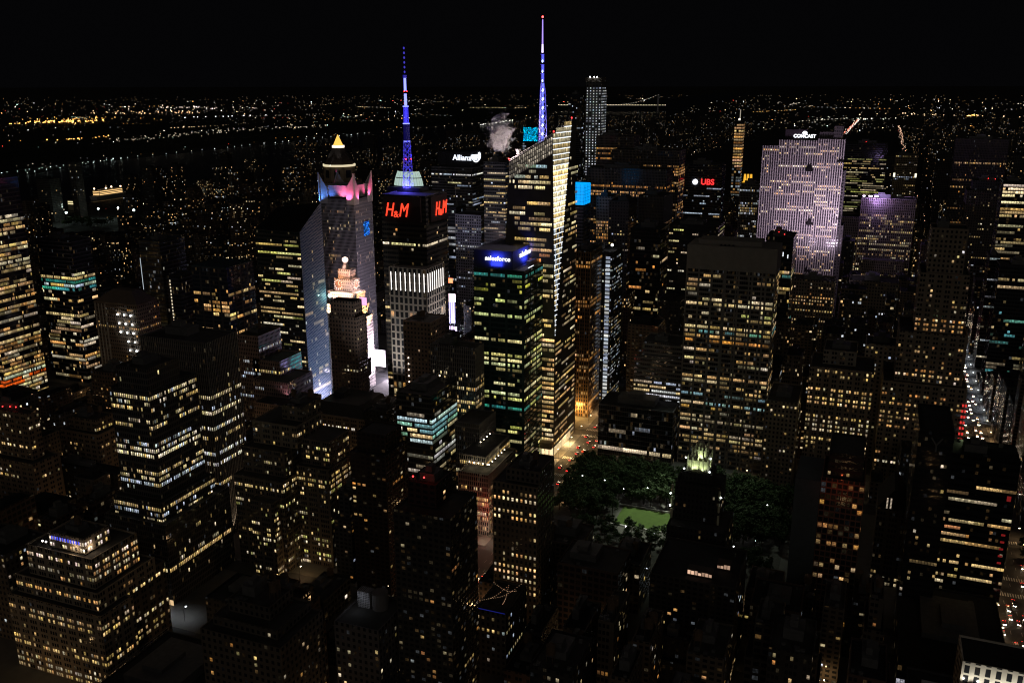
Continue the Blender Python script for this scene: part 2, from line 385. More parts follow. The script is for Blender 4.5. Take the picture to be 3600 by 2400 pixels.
# ------------------------------------------------------------------ ground, river, roads, park
def struct(name, mb, m): return tag(mb.build(name, m), kind='structure')
ASPH = mat('asphalt', (.055, .055, .058), .75, spec=.4, noise=.3, scale=.08)
PAVE = mat('pavement', (.16, .155, .145), .85, noise=.3, scale=.2)
mb = MB(); g = 70000; mb.face([(-g, -2000, 0), (g, -2000, 0), (g, g, 0), (-g, g, 0)]); struct('ground', mb, mat('city_ground', (.035, .035, .035), .95, noise=.3, scale=.01))
near = [(-1960, -3000), (-2060, 1900), (-1990, 4000), (-1930, 7000), (-1960, 9000), (-2350, 12000), (-2700, 16000), (-3600, 30000)]
far = [(-2800, -3000), (-2904, 2461), (-3090, 3142), (-3130, 5321), (-2990, 7600), (-3380, 10300), (-3800, 16000), (-4800, 30000)]
mb = MB()
for i in range(7): mb.face([(*far[i], .5), (*near[i], .5), (*near[i+1], .5), (*far[i+1], .5)])
m, t, b = nt('river_water'); b.inputs['Base Color'].default_value = (.012, .014, .017, 1); b.inputs['Roughness'].default_value = .3; b.inputs['Specular IOR Level'].default_value = .3
tc = N(t, 'ShaderNodeTexCoord'); nz = N(t, 'ShaderNodeTexNoise', ins={2: .06, 3: 4}); bp = N(t, 'ShaderNodeBump', ins={0: .35, 1: 2.0}); t.links.new(tc.outputs['Object'], nz.inputs[0]); t.links.new(nz.outputs[0], bp.inputs['Height']); t.links.new(bp.outputs[0], b.inputs['Normal'])
struct('river', mb, m)
mb = MB(); rh = random.Random(9)      # the wooded ridge on the far bank
pts = [(-2980, 800), (-2990, 1800), (-3080, 2461), (-3260, 3142), (-3330, 5321), (-3180, 7600), (-3560, 10300), (-4000, 16000)]
for i in range(7):
    a, b_ = pts[i], pts[i+1]
    for j in range(6):
        p = [(a[0]+(b_[0]-a[0])*k/6, a[1]+(b_[1]-a[1])*k/6) for k in (j, j+1)]
        prof = [(0, 0), (-90, 26), (-240, 52), (-700, 58), (-1500, 30), (-2600, 0)]
        for k in range(5):
            (u0, h0), (u1, h1) = prof[k], prof[k+1]
            mb.face([(p[0][0]+u1, p[0][1], h1*.9), (p[0][0]+u0, p[0][1], h0*.9), (p[1][0]+u0, p[1][1], h0*.9), (p[1][0]+u1, p[1][1], h1*.9)])
struct('hills', mb, mat('wooded_ridge', (.02, .025, .018), .95, noise=.4, scale=.02))
AVE = {63: 13, -265: 13, -540: 11, -815: 11, -1089: 11, -1363: 11, -1637: 11, 225: 10, 385: 20}
STS = [(n, 676-80.5*(42-n)) for n in range(33, 60)]
def hw(n): return 15 if n in (34, 42, 57) else 6.5      # half a street's width
mb = MB()
for x, h in AVE.items(): mb.face([(x-h, -60, .10), (x+h, -60, .10), (x+h, 2100 if x != 63 else 8000, .10), (x-h, 2100 if x != 63 else 8000, .10)])
struct('avenue', mb, ASPH)
mb = MB()
for n, y in STS: mb.face([(-1700, y-hw(n), .05), (460, y-hw(n), .05), (460, y+hw(n), .05), (-1700, y+hw(n), .05)])
struct('street', mb, ASPH)
xs = sorted(AVE); mb = MB(); BLOCKS = []
for i in range(len(xs)-1):
    xa, xb = xs[i]+AVE[xs[i]], xs[i+1]-AVE[xs[i+1]]
    for j in range(len(STS)-1):
        ya, yb = STS[j][1]+hw(STS[j][0]), STS[j+1][1]-hw(STS[j+1][0])
        if xs[i] == -265 and 40 <= STS[j][0] < 42: continue
        mb.box(xa, xb, ya, yb, 0, .22); BLOCKS.append((xa+3.5, xb-3.5, ya+2.5, yb-2.5))
PX0, PX1, PY0, PY1 = -250, -80, 522, 671
mb.box(PX0-2, 50, PY0-6, PY1+2, 0, .22)
struct('pavement', mb, PAVE)
mb = MB(); mb.box(PX0+2, PX1, PY0, PY1, .22, .3); struct('park_path', mb, mat('gravel_path', (.1, .095, .085), .9, noise=.35, scale=.4))
mb = MB(); mb.box(-202, -138, 589, 619, .3, .45); tag(mb.build('lawn', mat('mown_grass', (.06, .10, .02), .95, noise=.3, scale=.25)), kind='structure')
mb = MB(); mb.box(-206, -138, 620.2, 621.6, .3, 1.0); mb.box(-206, -138, 586.4, 587.6, .3, 1.0); tag(mb.build('balustrade', mat('balustrade_stone', (.5, .48, .44), .85)), 'long pale stone balustrade along the edge of the park lawn', 'balustrade')
# painted crosswalks and lane lines
mb = MB()
def zebra(x0, x1, y0, y1, along):
    L = (x1-x0) if along == 'x' else (y1-y0); n = int(L/1.5)
    for i in range(n):
        if along == 'x': a = x0+i*1.5; mb.face([(a, y0, .16), (a+.75, y0, .16), (a+.75, y1, .16), (a, y1, .16)])
        else: a = y0+i*1.5; mb.face([(x0, a, .16), (x1, a, .16), (x1, a+.75, .16), (x0, a+.75, .16)])
zebra(-277, -253, 655, 660, 'x'); zebra(-277, -253, 692, 697, 'x'); zebra(-283, -278, 662, 690, 'y'); zebra(-252, -247, 662, 690, 'y')
zebra(-277, -253, 748, 752, 'x'); zebra(-277, -253, 764, 768, 'x')
for y in (582, 604, 660, 692, 746, 768): zebra(51, 75, y, y+4.5, 'x')
for i in range(40):
    y = 440+i*12
    for x in (-269, -265, -261): mb.face([(x-.08, y, .16), (x+.08, y, .16), (x+.08, y+4, .16), (x-.08, y+4, .16)])
    for x in (57, 63, 69): mb.face([(x-.08, y, .16), (x+.08, y, .16), (x+.08, y+4, .16), (x-.08, y+4, .16)])
struct('road_marking', mb, mat('road_paint', (.7, .7, .68), .7, noise=.2))
# ------------------------------------------------------------------ the towers one can tell apart
O1 = (1, .42, .12)
def fl(lo, hi, lvl, col, I): return {k: (lvl, tuple(c**1.7 for c in col), I) for k in range(lo, hi+1)}

# far left glass towers
s = style('curtain', d=.12, p=.5, pl=.6, pal=AMB[1:]+OFF, wall=(.09, .075, .08), glass=(.03, .025, .035), I=.72, top=8, bay=1.5, mx=5)
tower('glass_tower', 'tall glass office tower at the left edge of the photo, lit on nearly every floor', [(-893, -843, 612, 662, 0, 228, s, {**fl(5, 6, 2, (1, .3, .04), .9), **fl(7, 7, 2, (.9, .95, .75), .9)})], mast=60)
s = style('curtain', d=.12, p=.55, pl=.5, pal=OFF+WARM[:2], wall=(.12, .11, .14), I=.95, top=8)
tower('glass_tower', 'squarer glass tower with a teal lit band below its dark crown', [(-877, -829, 702, 730, 0, 158, s, {**fl(27, 27, 2, TEAL[0], .6), **fl(26, 26, 2, (.75, .85, .8), .8), **fl(25, 25, 1, TEAL[1], .5)})])
s = style('punch', wall=(.2, .15, .11), d=.6, p=.35, pl=.15, pal=AMB, bay=2.6)
hil = tower('hotel_tower', 'brown hotel tower with pale vertical stripes and bright white floodlights down its wall', [(-762, -707, 660, 690, 0, 108, s)], plant=0)
mb = MB(); mb.prism([(-28, -15, 107), (28, -15, 107), (28, 15, 107), (-28, 15, 107)], [(-12, -4, 119), (12, -4, 119), (12, 6, 119), (-12, 6, 119)]); mb.build('hipped_roof', mat('brown_roof', (.13, .10, .08), .8), hil)
mb = MB()
for i in range(4): mb.box(-26.5+i*4.2, -25-.2+i*4.2, -15.25, -14.9, 4, 106)
mb.build('stripe', STONE, hil)
for i in range(3):
    for j, z in enumerate((97, 88, 79, 70, 61)):
        if j > 2 and i == 0: continue
        mb = MB(); mb.ball((3+i*8.2+j*.6, -16.2, z), .75); mb.box(2.6+i*8.2+j*.6, 3.4+i*8.2+j*.6, -15.6, -15, z-.3, z+.3, 1)
        mb.build('floodlight', [glow((.85, .95, 1), 14.0), DARKM], hil)
s = style('curtain', wall=(.05, .06, .09), d=.9, p=.1, pl=.05, pal=COOL, I=.4)
wes = tower('hotel_tower', 'dark curved hotel slab edged by a thin vertical white light line', [(-763, -735, 730, 768, 0, 158, s)])
mb = MB(); mb.box(-14.2, -13.8, -19.3, -19, 105, 139); mb.build('light_line', glow((.8, .9, 1), .7), wes)
s2 = style('curtain', wall=(.05, .06, .1), d=.9, p=.1, pl=.1)
wi = tower('hotel_annex', 'slim blue-black tower with one lit column of windows beside the curved hotel', [(-734, -716, 732, 760, 0, 122, s2)], plant=0)
for k in range(22):
    mb = MB(); z = 40+k*3.6; mb.box(-4, -2.6, -14.15, -14, z, z+1.9); mb.build('window', glow((1, .85, .6), .75), wi)

# stepped dark office and ribbed tower
s = style('rib', bay=1.55, fx=.66, za=.2, zb=.8, d=.5, p=.22, pl=.5, pal=OFF+COOL[:1], wall=(.1, .095, .09), I=1.05, skip=1)
tower('office_tower', 'dark stepped office tower with long broken rows of bright narrow windows', [(-474, -436, 384, 434, 0, 67, s), (-471, -440, 389, 431, 67, 138, s), (-464, -440.5, 389.5, 417, 138, 152, style('rib', wall=(.1, .095, .09), d=.95, p=.05)), (-478, -430, 379, 440, 0, 56, style('rib', bay=1.55, fx=.66, d=.6, p=.25, pal=OFF, wall=(.12, .11, .1), skip=3, top=1))], cap=100, faces='SE')
for k in range(6):
    mb = MB(); mb.box(0, 2.6, 0, .1, 0, 3.6); mb.build('shop_window', glow((1, .68, .34), R.uniform(.5, 1.3)), bpy.data.objects['office_tower'], (22.5-k*3.3, -30.2, .6))
def fins(rt, bx, z0, z1, pitch, dep, wid, m, face='SE', name='facade_fins'):
    X, Y, _ = rt.location; mb = MB(); x0, x1, y0, y1 = bx
    if 'S' in face:
        n = round((x1-x0)/pitch)
        for i in range(n+1):
            x = x0+(x1-x0)*i/n-X; mb.box(x-wid/2, x+wid/2, y0-dep-Y, y0-Y+.02, z0, z1)
    if 'E' in face:
        n = round((y1-y0)/pitch)
        for i in range(n+1):
            y = y0+(y1-y0)*i/n-Y; mb.box(x1-.02-X, x1+dep-X, y-wid/2, y+wid/2, z0, z1)
    return mb.build(name, m, rt)
FIN = mat('fin_metal', (.27, .25, .23), .6, spec=.4, noise=.2)
FIND = mat('fin_dark', (.1, .1, .1), .6, spec=.4, noise=.2)
s = style('rib', bay=1.7, fx=.6, d=.55, p=.2, pl=.35, pal=OFF+COOL[:1], wall=(.1, .1, .1), I=1.1, top=6, skip=8)
l5 = tower('ribbed_tower', 'black ribbed slab tower with glowing uplit fins at its foot', [(-512, -456, 461, 494, 0, 148, s, {**fl(25, 25, 2, (1, .9, .65), 1.2), **fl(22, 22, 2, (1, .95, .8), 1.1), **fl(17, 17, 2, (.95, .97, .9), 1.2), **fl(15, 15, 2, (1, .97, .9), 1.2)})])
fins(l5, (-512, -456, 461, 494), 0, 148, 1.7, .45, .35, FIN)
for i in range(7):
    lamp('uplight', 'SPOT', (-508+i*8, 458.2, 2), 26000, (1, .72, .5), l5, .4, (-508+i*8, 461.5, 34), 50)
for i in range(4): lamp('uplight', 'SPOT', (-452.8, 463+i*9, 2), 9000, (1, .75, .5), l5, .4, (-456, 463+i*9, 34), 50)

# dark tower with the sloping crown and the diagonally striped glass flank
s = style('ribbon', fh=4.0, d=.2, p=.65, pl=.34, pal=OFF+GRN[:1], wall=(.05, .055, .055), glass=(.02, .03, .03), I=.95, bay=1.9)
ts = tower('office_tower', 'dark office tower with a sloping black crown and diagonally striped blue glass flank', [(-604, -552.6, 718, 757, 0, 180, s)], plant=0, faces='S')
mb = MB(); X, Y = ts.location.x, ts.location.y
a, b, c, d = (-604-X, 718-Y), (-552.6-X, 718-Y), (-552.6-X, 757-Y), (-604-X, 757-Y)
mb.face([(*a, 180.05), (*b, 180.05), (*c, 204), (*d, 197)]); mb.face([(*c, 180), (*d, 180), (*d, 197), (*c, 204)]); mb.face([(*d, 180), (*a, 180.05), (*d, 197)])
mb.build('crown', mat('black_glass', (.018, .017, .017), .35, noise=.2), ts)
sd = style('curtain', wall=(.12, .14, .18), glass=(.07, .1, .16), diag=1.0, d=.5, p=.5, pl=.16, pal=OFF+COOL[:1], bay=2.0, fh=4.0, I=.5)
mb = MB(); mb.face([(b[0]+.5, b[1], 0), (c[0]+.5, c[1], 0), (c[0]+.5, c[1], 204), (b[0]+.5, b[1], 180)], [(0, 0), (20, 0), (20, 51), (0, 45)])
mb.face([(b[0]+.5, b[1], 180), (c[0]+.5, c[1], 204), (c[0], c[1], 204), (b[0], b[1], 180)], [(0, 0)]*4); mb.face([(b[0], b[1], 0), (b[0]+.5, b[1], 0), (b[0]+.5, b[1], 180), (b[0], b[1], 180)], [(0, 0)]*4)
mb.build('glass_flank', fac_of(sd), ts); sp = []; plan_windows((-604, -552.0, 718, 757, 0, 186, ), sd, random.Random(5), 'E', sp); put_windows(ts, sp, R, 60)

s = style('curtain', d=.2, p=.8, pl=.3, pal=AMB[1:]+OFF[:1], wall=(.05, .055, .07), glass=(.02, .03, .05), bay=2.3, top=4, g=5, I=1.0)
b7 = tower('office_block', 'dark office block under a glass parapet, two columns of orange windows beside blue glass', [(-679, -636, 710, 753, 0, 140, s)], plant=0)
mb = MB(); mb.box(-21.4, 21.4, -21.4, 21.4, 128, 141); mb.build('parapet', mat('teal_glass', (.05, .08, .085), .2, noise=.1), b7)

# tower with the curved fins lit pink and blue
s = style('rib', bay=1.5, fx=.5, d=.72, p=.25, pl=.18, pal=AMB[1:]+OFF, wall=(.14, .14, .16), I=.7, top=2)
ast = tower('finned_tower', 'ribbed tower topped by pointed concrete blades lit pink and blue', [(-615, -572, 852, 890, 0, 195, s)], plant=0)
X, Y = ast.location.x, ast.location.y; CONC = mat('pale_concrete', (.42, .4, .4), .85, noise=.25, scale=.2)
fins(ast, (-615, -572, 852, 890), 0, 193, 1.5, .3, .3, mat('fin_grey', (.25, .25, .28), .7), 'SE')
for ax in (0, 1):
    for sx in (-1, 1):
        for sy in (-1, 1):
            if ax == 0:   # blades facing south and north
                xo, xi = sx*23, sx*12; y0, y1 = (sy*18.6-.6, sy*18.6+.6)
                ring = [(xo, 189, 0), (xi, 189, 0), (xi, 206, 0), (xo, 223, 0)]
                P = [(p[0], y0, p[1]) for p in ring]; Q = [(p[0], y1, p[1]) for p in ring]
            else:
                yo, yi = sy*20, sy*10; x0, x1 = (sx*21.8-.6, sx*21.8+.6)
                ring = [(yo, 189, 0), (yi, 189, 0), (yi, 206, 0), (yo, 223, 0)]
                P = [(x0, p[0], p[1]) for p in ring]; Q = [(x1, p[0], p[1]) for p in ring]
            mb = MB(); mb.face(P); mb.face(list(reversed(Q)))
            for i in range(4): j = (i+1) % 4; mb.face([P[i], Q[i], Q[j], P[j]])
            mb.build('crown_blade', CONC, ast)
mb = MB(); mb.box(-19, 19, -16, 16, 196, 209, bottom=True); mb.build('crown_drum', CONC, ast)
for (x, y, z, tx, ty, tz, c, e) in [(-590, 799, 197, -583, 804, 214, (.1, .3, 1), 60000), (-575, 800.5, 201, -572, 804, 210, (.1, .25, 1), 10000), (-549, 798, 199, -549, 804, 212, (1, .12, .35), 50000), (-558, 799.5, 200, -558, 804, 212, (1, .2, .45), 25000), (-537, 812, 199, -543, 811, 214, (1, .12, .35), 30000), (-537, 834, 201, -543, 832, 216, (1, .1, .3), 35000), (-592, 830, 205, -586, 830, 222, (1, .1, .3), 25000)]:
    lamp('colour_flood', 'SPOT', (x-29.5, y+49, z-7), e*.75, c, ast, .5, (tx-29.5, ty+49, tz-7), 95, .9)
mb = MB(); mb.box(-.2, .2, -6, 6, 0, 16); mb.build('wall_screen', facade((.0, .02, .1), (0, .1, .4), .8, .1, .9, lit=.8, pal=((.02, .2, 1), (.05, .35, 1), (.02, .1, .9)), litk=2.2), ast, (22, 4, 152))

# gold pyramid tower
s = style('punch', wall=(.2, .15, .1), d=.5, p=.4, pl=.2, pal=AMB+OFF, bay=3, top=1, I=.7)
wp = tower('pyramid_tower', 'brown tower with a dark copper roof and a glowing gold pyramid on top', [(-857, -807, 1216, 1266, 0, 170, s)], plant=0, cap=60)
mb = MB(); mb.cyl((0, 0), 25, 25, 169, 192, 8); mb.build('drum', fac_of(style('punch', wall=(.22, .17, .11), lit=.5)), wp)
mb = MB(); mb.cyl((0, 0), 25.6, 25.6, 192, 195, 16); mb.build('cornice_light', glow((1, .85, .55), .75), wp)
mb = MB(); mb.cyl((0, 0), 24, 9.5, 195, 220, 8); mb.build('copper_roof', mat('copper', (.07, .055, .045), .6), wp)
mb = MB(); mb.cyl((0, 0), 9.8, 9.8, 220, 223.5, 8); mb.build('lantern_ring', glow((1, .85, .65), 1.6), wp)
mb = MB(); mb.cyl((0, 0), 9, .2, 223.5, 240, 4); mb.build('glass_pyramid', glow((1, .55, .1), 1.3), wp)
for a in (-1, 0, 1): lamp('roof_flood', 'SPOT', (-832+a*15, 1215, 194), 9000, (.9, .95, 1), wp, .5, (-832+a*9, 1226, 214), 40)

# tower with the red fashion-store letters and the broadcast mast
s = style('ribbon', d=.5, p=.4, pl=.22, pal=OFF+AMB[:1], wall=(.05, .045, .04), bay=2.2, fh=4.1, I=.9, top=6)
ss = style('loft', bay=4.4, fh=6.4, fx=.62, za=.1, zb=.86, d=.45, p=.5, pl=.2, pal=AMB[1:]+OFF, wall=(.27, .25, .22), top=3, I=.9)
ft = tower('office_tower', 'office tower carrying red store letters and a tall blue lit broadcast mast', [(-440, -397, 679, 720, 0, 225, s), (-425, -389, 661, 696, 0, 166, ss)], plant=0)
X, Y = ft.location.x, ft.location.y; LT = glow((1, .93, .88), 2.2, 'AUTO')
for i in range(8):
    mb = MB(); x = -423+i*4.5-X; mb.box(x-.24, x+.24, 660.7-Y, 661-Y, 146, 162); mb.build('light_tube', LT, ft)
for i in range(8):
    mb = MB(); y = 663+i*4.2-Y; mb.box(-389-X, -388.7-X, y-.2, y+.2, 146, 162); mb.build('light_tube', LT, ft)
mb = MB(); mb.box(-436-X, -401-X, 676.5-Y, 678.9-Y, 202, 224); mb.box(-396.9-X, -394.6-X, 684-Y, 716-Y, 202, 224); mb.build('sign_frame', mat('sign_black', (.03, .02, .02), .6), ft)
RED = (1, .05, .02)
for ch, dx, dz, sz in (('H', -6.6, 0, 18), ('&', .2, -3.4, 8.5), ('M', 7.0, 0, 18)):
    for f_ in 'SE':
        o = sign(ft, ch, f_, (-424.5+dx, 676.1, 212+dz) if f_ == 'S' else (-394.3, 702+dx, 212+dz), sz, RED, 1.7, shear=.3 if ch != '&' else .05, bold=.02); o.scale = (.62 if ch != '&' else .9, .92, 1)
for x_ in (-428, -408): lamp('stone_light', 'SPOT', (x_, 630, 66), 60000, (1, .9, .85), ft, .6, (x_, 661, 118), 110, .9)  # added spots on this tower, standing in for street and square glow
lamp('stone_light', 'SPOT', (-362, 680, 118), 40000, (1, .88, .85), ft, .6, (-389, 680, 125), 120, .9)
mb = MB(); n = 14      # lit fan of panels behind the mast foot
for i in range(n):
    a0, a1 = math.pi*(1.0+i/n), math.pi*(1.0+(i+.93)/n)
    for z0, z1, r0, r1 in ((229, 235.5, 14.5, 13), (236.2, 241.5, 12.8, 10.5)):
        mb.face([(r0*math.cos(a0), r0*.6*math.sin(a0), z0), (r0*math.cos(a1), r0*.6*math.sin(a1), z0), (r1*math.cos(a1), r1*.6*math.sin(a1), z1), (r1*math.cos(a0), r1*.6*math.sin(a0), z1)])
mb.build('lit_screen', glow((.75, 1, .88), .55), ft, (-433-X, 718-Y, 0))
mb = MB(); mb.box(-16, 16, -9, 9, 224, 228); mb.build('mast_base', DARKM, ft, (-433-X, 716-Y, 0))
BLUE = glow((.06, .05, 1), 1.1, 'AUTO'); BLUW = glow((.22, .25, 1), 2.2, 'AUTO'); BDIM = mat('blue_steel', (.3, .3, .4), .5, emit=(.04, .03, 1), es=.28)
mast = root('broadcast_mast', (-430, 711, 228), 'stepped broadcast mast lit blue above the red lettered tower', 'mast')
def lattice(mb, r0, r1, z0, z1, nseg, br, mi=0, cx=0, cy=0):
    for k in range(4):
        q = lambda r, z, i: (cx+r*math.cos(math.pi/4+i*math.pi/2), cy+r*math.sin(math.pi/4+i*math.pi/2), z)
        for j in range(nseg):
            za, zb = z0+(z1-z0)*j/nseg, z0+(z1-z0)*(j+1)/nseg; ra, rb = r0+(r1-r0)*j/nseg, r0+(r1-r0)*(j+1)/nseg
            mb.bar(q(ra, za, k), q(rb, zb, k), br, mi); mb.bar(q(ra, za, k), q(rb, zb, k+1), br*.7, mi); mb.bar(q(ra, za, k), q(ra, za, k+1), br*.7, mi)
mb = MB(); lattice(mb, 4.6, 3.0, 0, 40, 9, .3); mb.build('lattice', BDIM, mast)
mb = MB()
for k in range(60):
    z = R.uniform(1, 40); a = R.uniform(0, 6.28); r = 4.6-1.6*z/40; mb.box(r*math.cos(a)-.3, r*math.cos(a)+.3, r*math.sin(a)-.3, r*math.sin(a)+.3, z, z+R.uniform(.4, 1.3))
mb.build('antenna_panels', BLUE, mast)
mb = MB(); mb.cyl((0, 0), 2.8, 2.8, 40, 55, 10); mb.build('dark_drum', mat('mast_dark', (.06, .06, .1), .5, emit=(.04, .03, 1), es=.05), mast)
mb = MB(); lattice(mb, 2.1, 1.8, 55, 69, 5, .3); mb.cyl((0, 0), .9, .9, 55, 69, 6); mb.build('lattice', BLUE, mast)
mb = MB(); mb.cyl((0, 0), 3.0, 3.0, 54.5, 55.3, 10); mb.cyl((0, 0), 2.6, 2.6, 69, 69.8, 10); mb.cyl((0, 0), 2.9, 2.9, 39.6, 40.2, 10); mb.build('collar', BLUW, mast)
mb = MB(); mb.cyl((0, 0), 1.25, 1.2, 70, 80, 8); mb.cyl((0, 0), 1.15, 1.05, 82.5, 93, 8); mb.build('lit_tube', BLUW, mast)
mb = MB(); mb.cyl((0, 0), 1.7, 1.7, 93, 95.5, 8); mb.build('dark_drum', BDIM, mast)
for k in range(6):
    mb = MB(); mb.ball((0, 0, 98+k*3.9), .75, 0, 8, 5, 1.4); mb.bar((0, 0, 95.5+k*3.9), (0, 0, 99.4+k*3.9), .12, 1); mb.build('finial_bead', [glow((.1, .08, 1), .55), DARKM], mast)
for z in (24.5, 82):
    mb = MB()
    for a in range(3): mb.ball((2.6*math.cos(a*2.1-1.5)*(.55 if z > 50 else 1.2), 2.6*math.sin(a*2.1-1.5)*(.55 if z > 50 else 1.2), z), .45)
    mb.build('warning_light', REDL, mast)
lamp('mast_flood', 'POINT', (-430, 706, 230), 26000, (.1, .08, 1), mast, 1.0)

# clock tower with the globe
PST = mat('lit_limestone', (.52, .45, .42), .85, noise=.25, scale=.25)
pz = style('punch', wall=(.5, .44, .41), d=.85, p=.15, pl=.1, bay=2.4, fh=3.6, fx=.42, za=.2, zb=.72, pal=AMB)
par = root('clock_tower', (-561, 803, 0), 'stepped stone clock tower with a glowing globe, floodlit peach', 'building'); FOOT.append((-592, -530, 782, 814))
for nm, b in (('wall', (-29, 30, -19, 8, 0, 68)), ('setback', (-25, 30, -16, 8.5, 68, 80)), ('setback', (-21, 26, -12, 9, 80, 92)), ('setback', (-16, 20, -6, 12, 92, 104)), ('clock_stage', (-10.5, 11, 0, 16, 104, 117)), ('belfry', (-6.5, 8, 2, 14, 117, 127))):
    mb = MB(); wall_box(mb, b, pz); mb.build(nm, [fac_of(pz), STONE], par)
mb = MB(); mb.cyl((0, 7), 4.6, 3.4, 127, 130.5, 8); mb.cyl((0, 7), 2.6, 2.0, 130.5, 133.6, 8); mb.build('lantern', PST, par)
mb = MB(); mb.ball((0, 7, 136.6), 3.3, 0, 14, 9, .9); mb.build('globe', glow((1, .72, .58), 2.6, 'AUTO'), par)
for f in (0, 1):
    mb = MB(); mb2 = MB(); c = Vector((-5.4, -.12, 111)); ux = Vector((1, 0, 0)) if f == 0 else Vector((0, 1, 0)); uz = Vector((0, 0, 1)); r = 4.6
    if f == 1: c = Vector((11.12, 8, 111))
    nn = -Vector((0, 1, 0)) if f == 0 else Vector((1, 0, 0))
    mb.prism([tuple(c+ux*r*1.12*math.cos(a*.2618)+uz*r*1.12*math.sin(a*.2618)) for a in range(24)], [tuple(c+nn*.15+ux*r*1.12*math.cos(a*.2618)+uz*r*1.12*math.sin(a*.2618)) for a in range(24)])
    cf = mb.build('clock_face', mat('clock_face', (.35, .2, .15), .7), par)
    for a in range(12):
        p = c+nn*.2+ux*r*math.cos(a*math.pi/6)+uz*r*math.sin(a*math.pi/6); mb2.box(p.x-.45, p.x+.45, p.y-.45, p.y+.45, p.z-.5, p.z+.5)
    mb2.bar(c+nn*.25, c+nn*.25+uz*3.4+ux*.6, .2); mb2.bar(c+nn*.25, c+nn*.25-uz*.8+ux*2.2, .26); mb2.build('numerals_and_hands', glow((1, .8, .75), 1.6), cf)
for (x, y, z, tx, ty, tz, e, c) in [(-4, -11, 93, -4, 0, 112, 15000, (1, .55, .38)), (8, -10, 93, 8, -4, 104, 9000, (1, .6, .45)), (25, 3, 93, 17, 3, 106, 12000, (1, .5, .25)), (-3, -3, 104.5, -2, 2, 122, 6000, (1, .42, .08)), (14, 6, 104.5, 8, 8, 122, 5000, (1, .55, .4)), (35, -2, 69, 29, -2, 78, 9000, (1, .55, .2)), (29, 0, 80.5, 25, 0, 90, 8000, (1, .5, .2)), (24, -4, 92.5, 19, -2, 102, 5000, (1, .55, .25)), (-12, -16, 81, -12, -9, 92, 8000, (1, .55, .35)), (46, -8, 30, 30, -6, 45, 30000, (.95, .75, .9)), (44, 0, 12, 30, -4, 30, 26000, (.95, .8, 1)), (34, -12, 12, 30, -4, 20, 7000, (.95, .8, 1))]:
    lamp('stone_light', 'SPOT', (x-561, y+803, z), e*(14 if z > 100 else 9), c, par, .4, (tx-561, ty+803, tz), 100, .8)

for (x, y, z, e, c) in ((-4, -5, 106, 5000, (1, .62, .52)), (6, -5, 108, 5000, (1, .68, .62)), (17, 5, 107, 6000, (1, .66, .6)), (17, 12, 110, 4000, (1, .7, .65)), (-4, -3, 119, 2600, (1, .42, .15)), (4, -3, 121, 2600, (1, .5, .35)), (13, 7, 120, 2600, (1, .55, .45)), (0, 1, 131, 900, (1, .6, .5))):
    lamp('stone_light', 'POINT', (x-561, y+803, z), e, c, par, .4)
# slim dark brick tower in front of the clock tower
s = style('punch', wall=(.17, .13, .11), d=.72, p=.25, pl=.12, pal=OFF, bay=3.0, I=1.1, top=2)
tower('brick_tower', 'slim dark brick tower standing in front of the floodlit clock tower', [(-487, -459, 660, 677, 0, 118, s), (-485, -461, 660.5, 674, 118, 132, style('punch', wall=(.17, .13, .11), d=1, p=0))], plant=0)
s = style('punch', wall=(.24, .17, .13), d=.7, p=.3, pl=.1, pal=WARM, bay=3.0)
l13 = tower('brick_tower', 'brown brick tower with a dotted vertical string of lamps up its blank side', [(-394, -369, 626, 655, 0, 130, s), (-366, -352, 622, 650, 0, 112, style('pair', wall=(.13, .11, .1), d=.8, p=.15, pl=.2, pal=COOL))], tank=1)
for k in range(13):
    mb = MB(); z = 36+k*5.2; mb.ball((-8.5, -14.9, z), .5); mb.build('wall_lamp', glow((1, .85, .7), 4.0), l13)

# ribbed black slab with terraces
s = style('rib', bay=1.6, fx=.6, d=.6, p=.2, pl=.35, pal=OFF+AMB[1:2], wall=(.12, .12, .125), top=5, I=1.1)
s3 = style('rib', bay=1.6, fx=.6, d=.35, p=.35, pl=.5, pal=AMB[1:]+OFF, wall=(.2, .18, .16), I=.9)
l14 = tower('ribbed_tower', 'ribbed black slab stepping down to lamplit terraces and a red tinged base', [(-364, -325, 615, 632, 0, 116, s), (-326, -306, 578, 610, 0, 68, s), (-311, -290, 553, 600, 0, 54, s3), (-304, -281, 536, 590, 0, 48, s3)])
for bx, z0, z1 in (((-364, -325, 615, 632), 60, 116), ((-326, -306, 578, 610), 54, 68), ((-311, -290, 553, 578), 48, 54), ((-304, -281, 536, 570), 3, 48)):
    fins(l14, bx, z0, z1, 1.6, .35, .3, FIN)
for (x, y, z) in [(-302+i*3.6, 550.5, 48.2) for i in range(5)]+[(-286.5, 551+i*6, 48.2) for i in range(6)]+[(-303.5, 575+i*6, 54.2) for i in range(4)]:
    mb = MB(); mb.bar((0, 0, -2), (0, 0, 0), .08, 1); mb.ball((0, 0, .3), .42); mb.build('terrace_lamp', [glow((1, .85, .6), 8.0), DARKM], l14, Vector((x, y, z+1))-l14.location)
for (x, y) in ((-298, 545), (-287, 545), (-285, 558), (-285, 575)): lamp('terrace_light', 'POINT', (x, y, 51), 420, (1, .8, .45), l14, .3)
lamp('red_glow', 'POINT', (-279, 526, 22), 3500, (1, .12, .06), l14, 1.0); lamp('street_glow', 'POINT', (-279, 527, 7), 2500, (1, .7, .5), l14, 1.0)

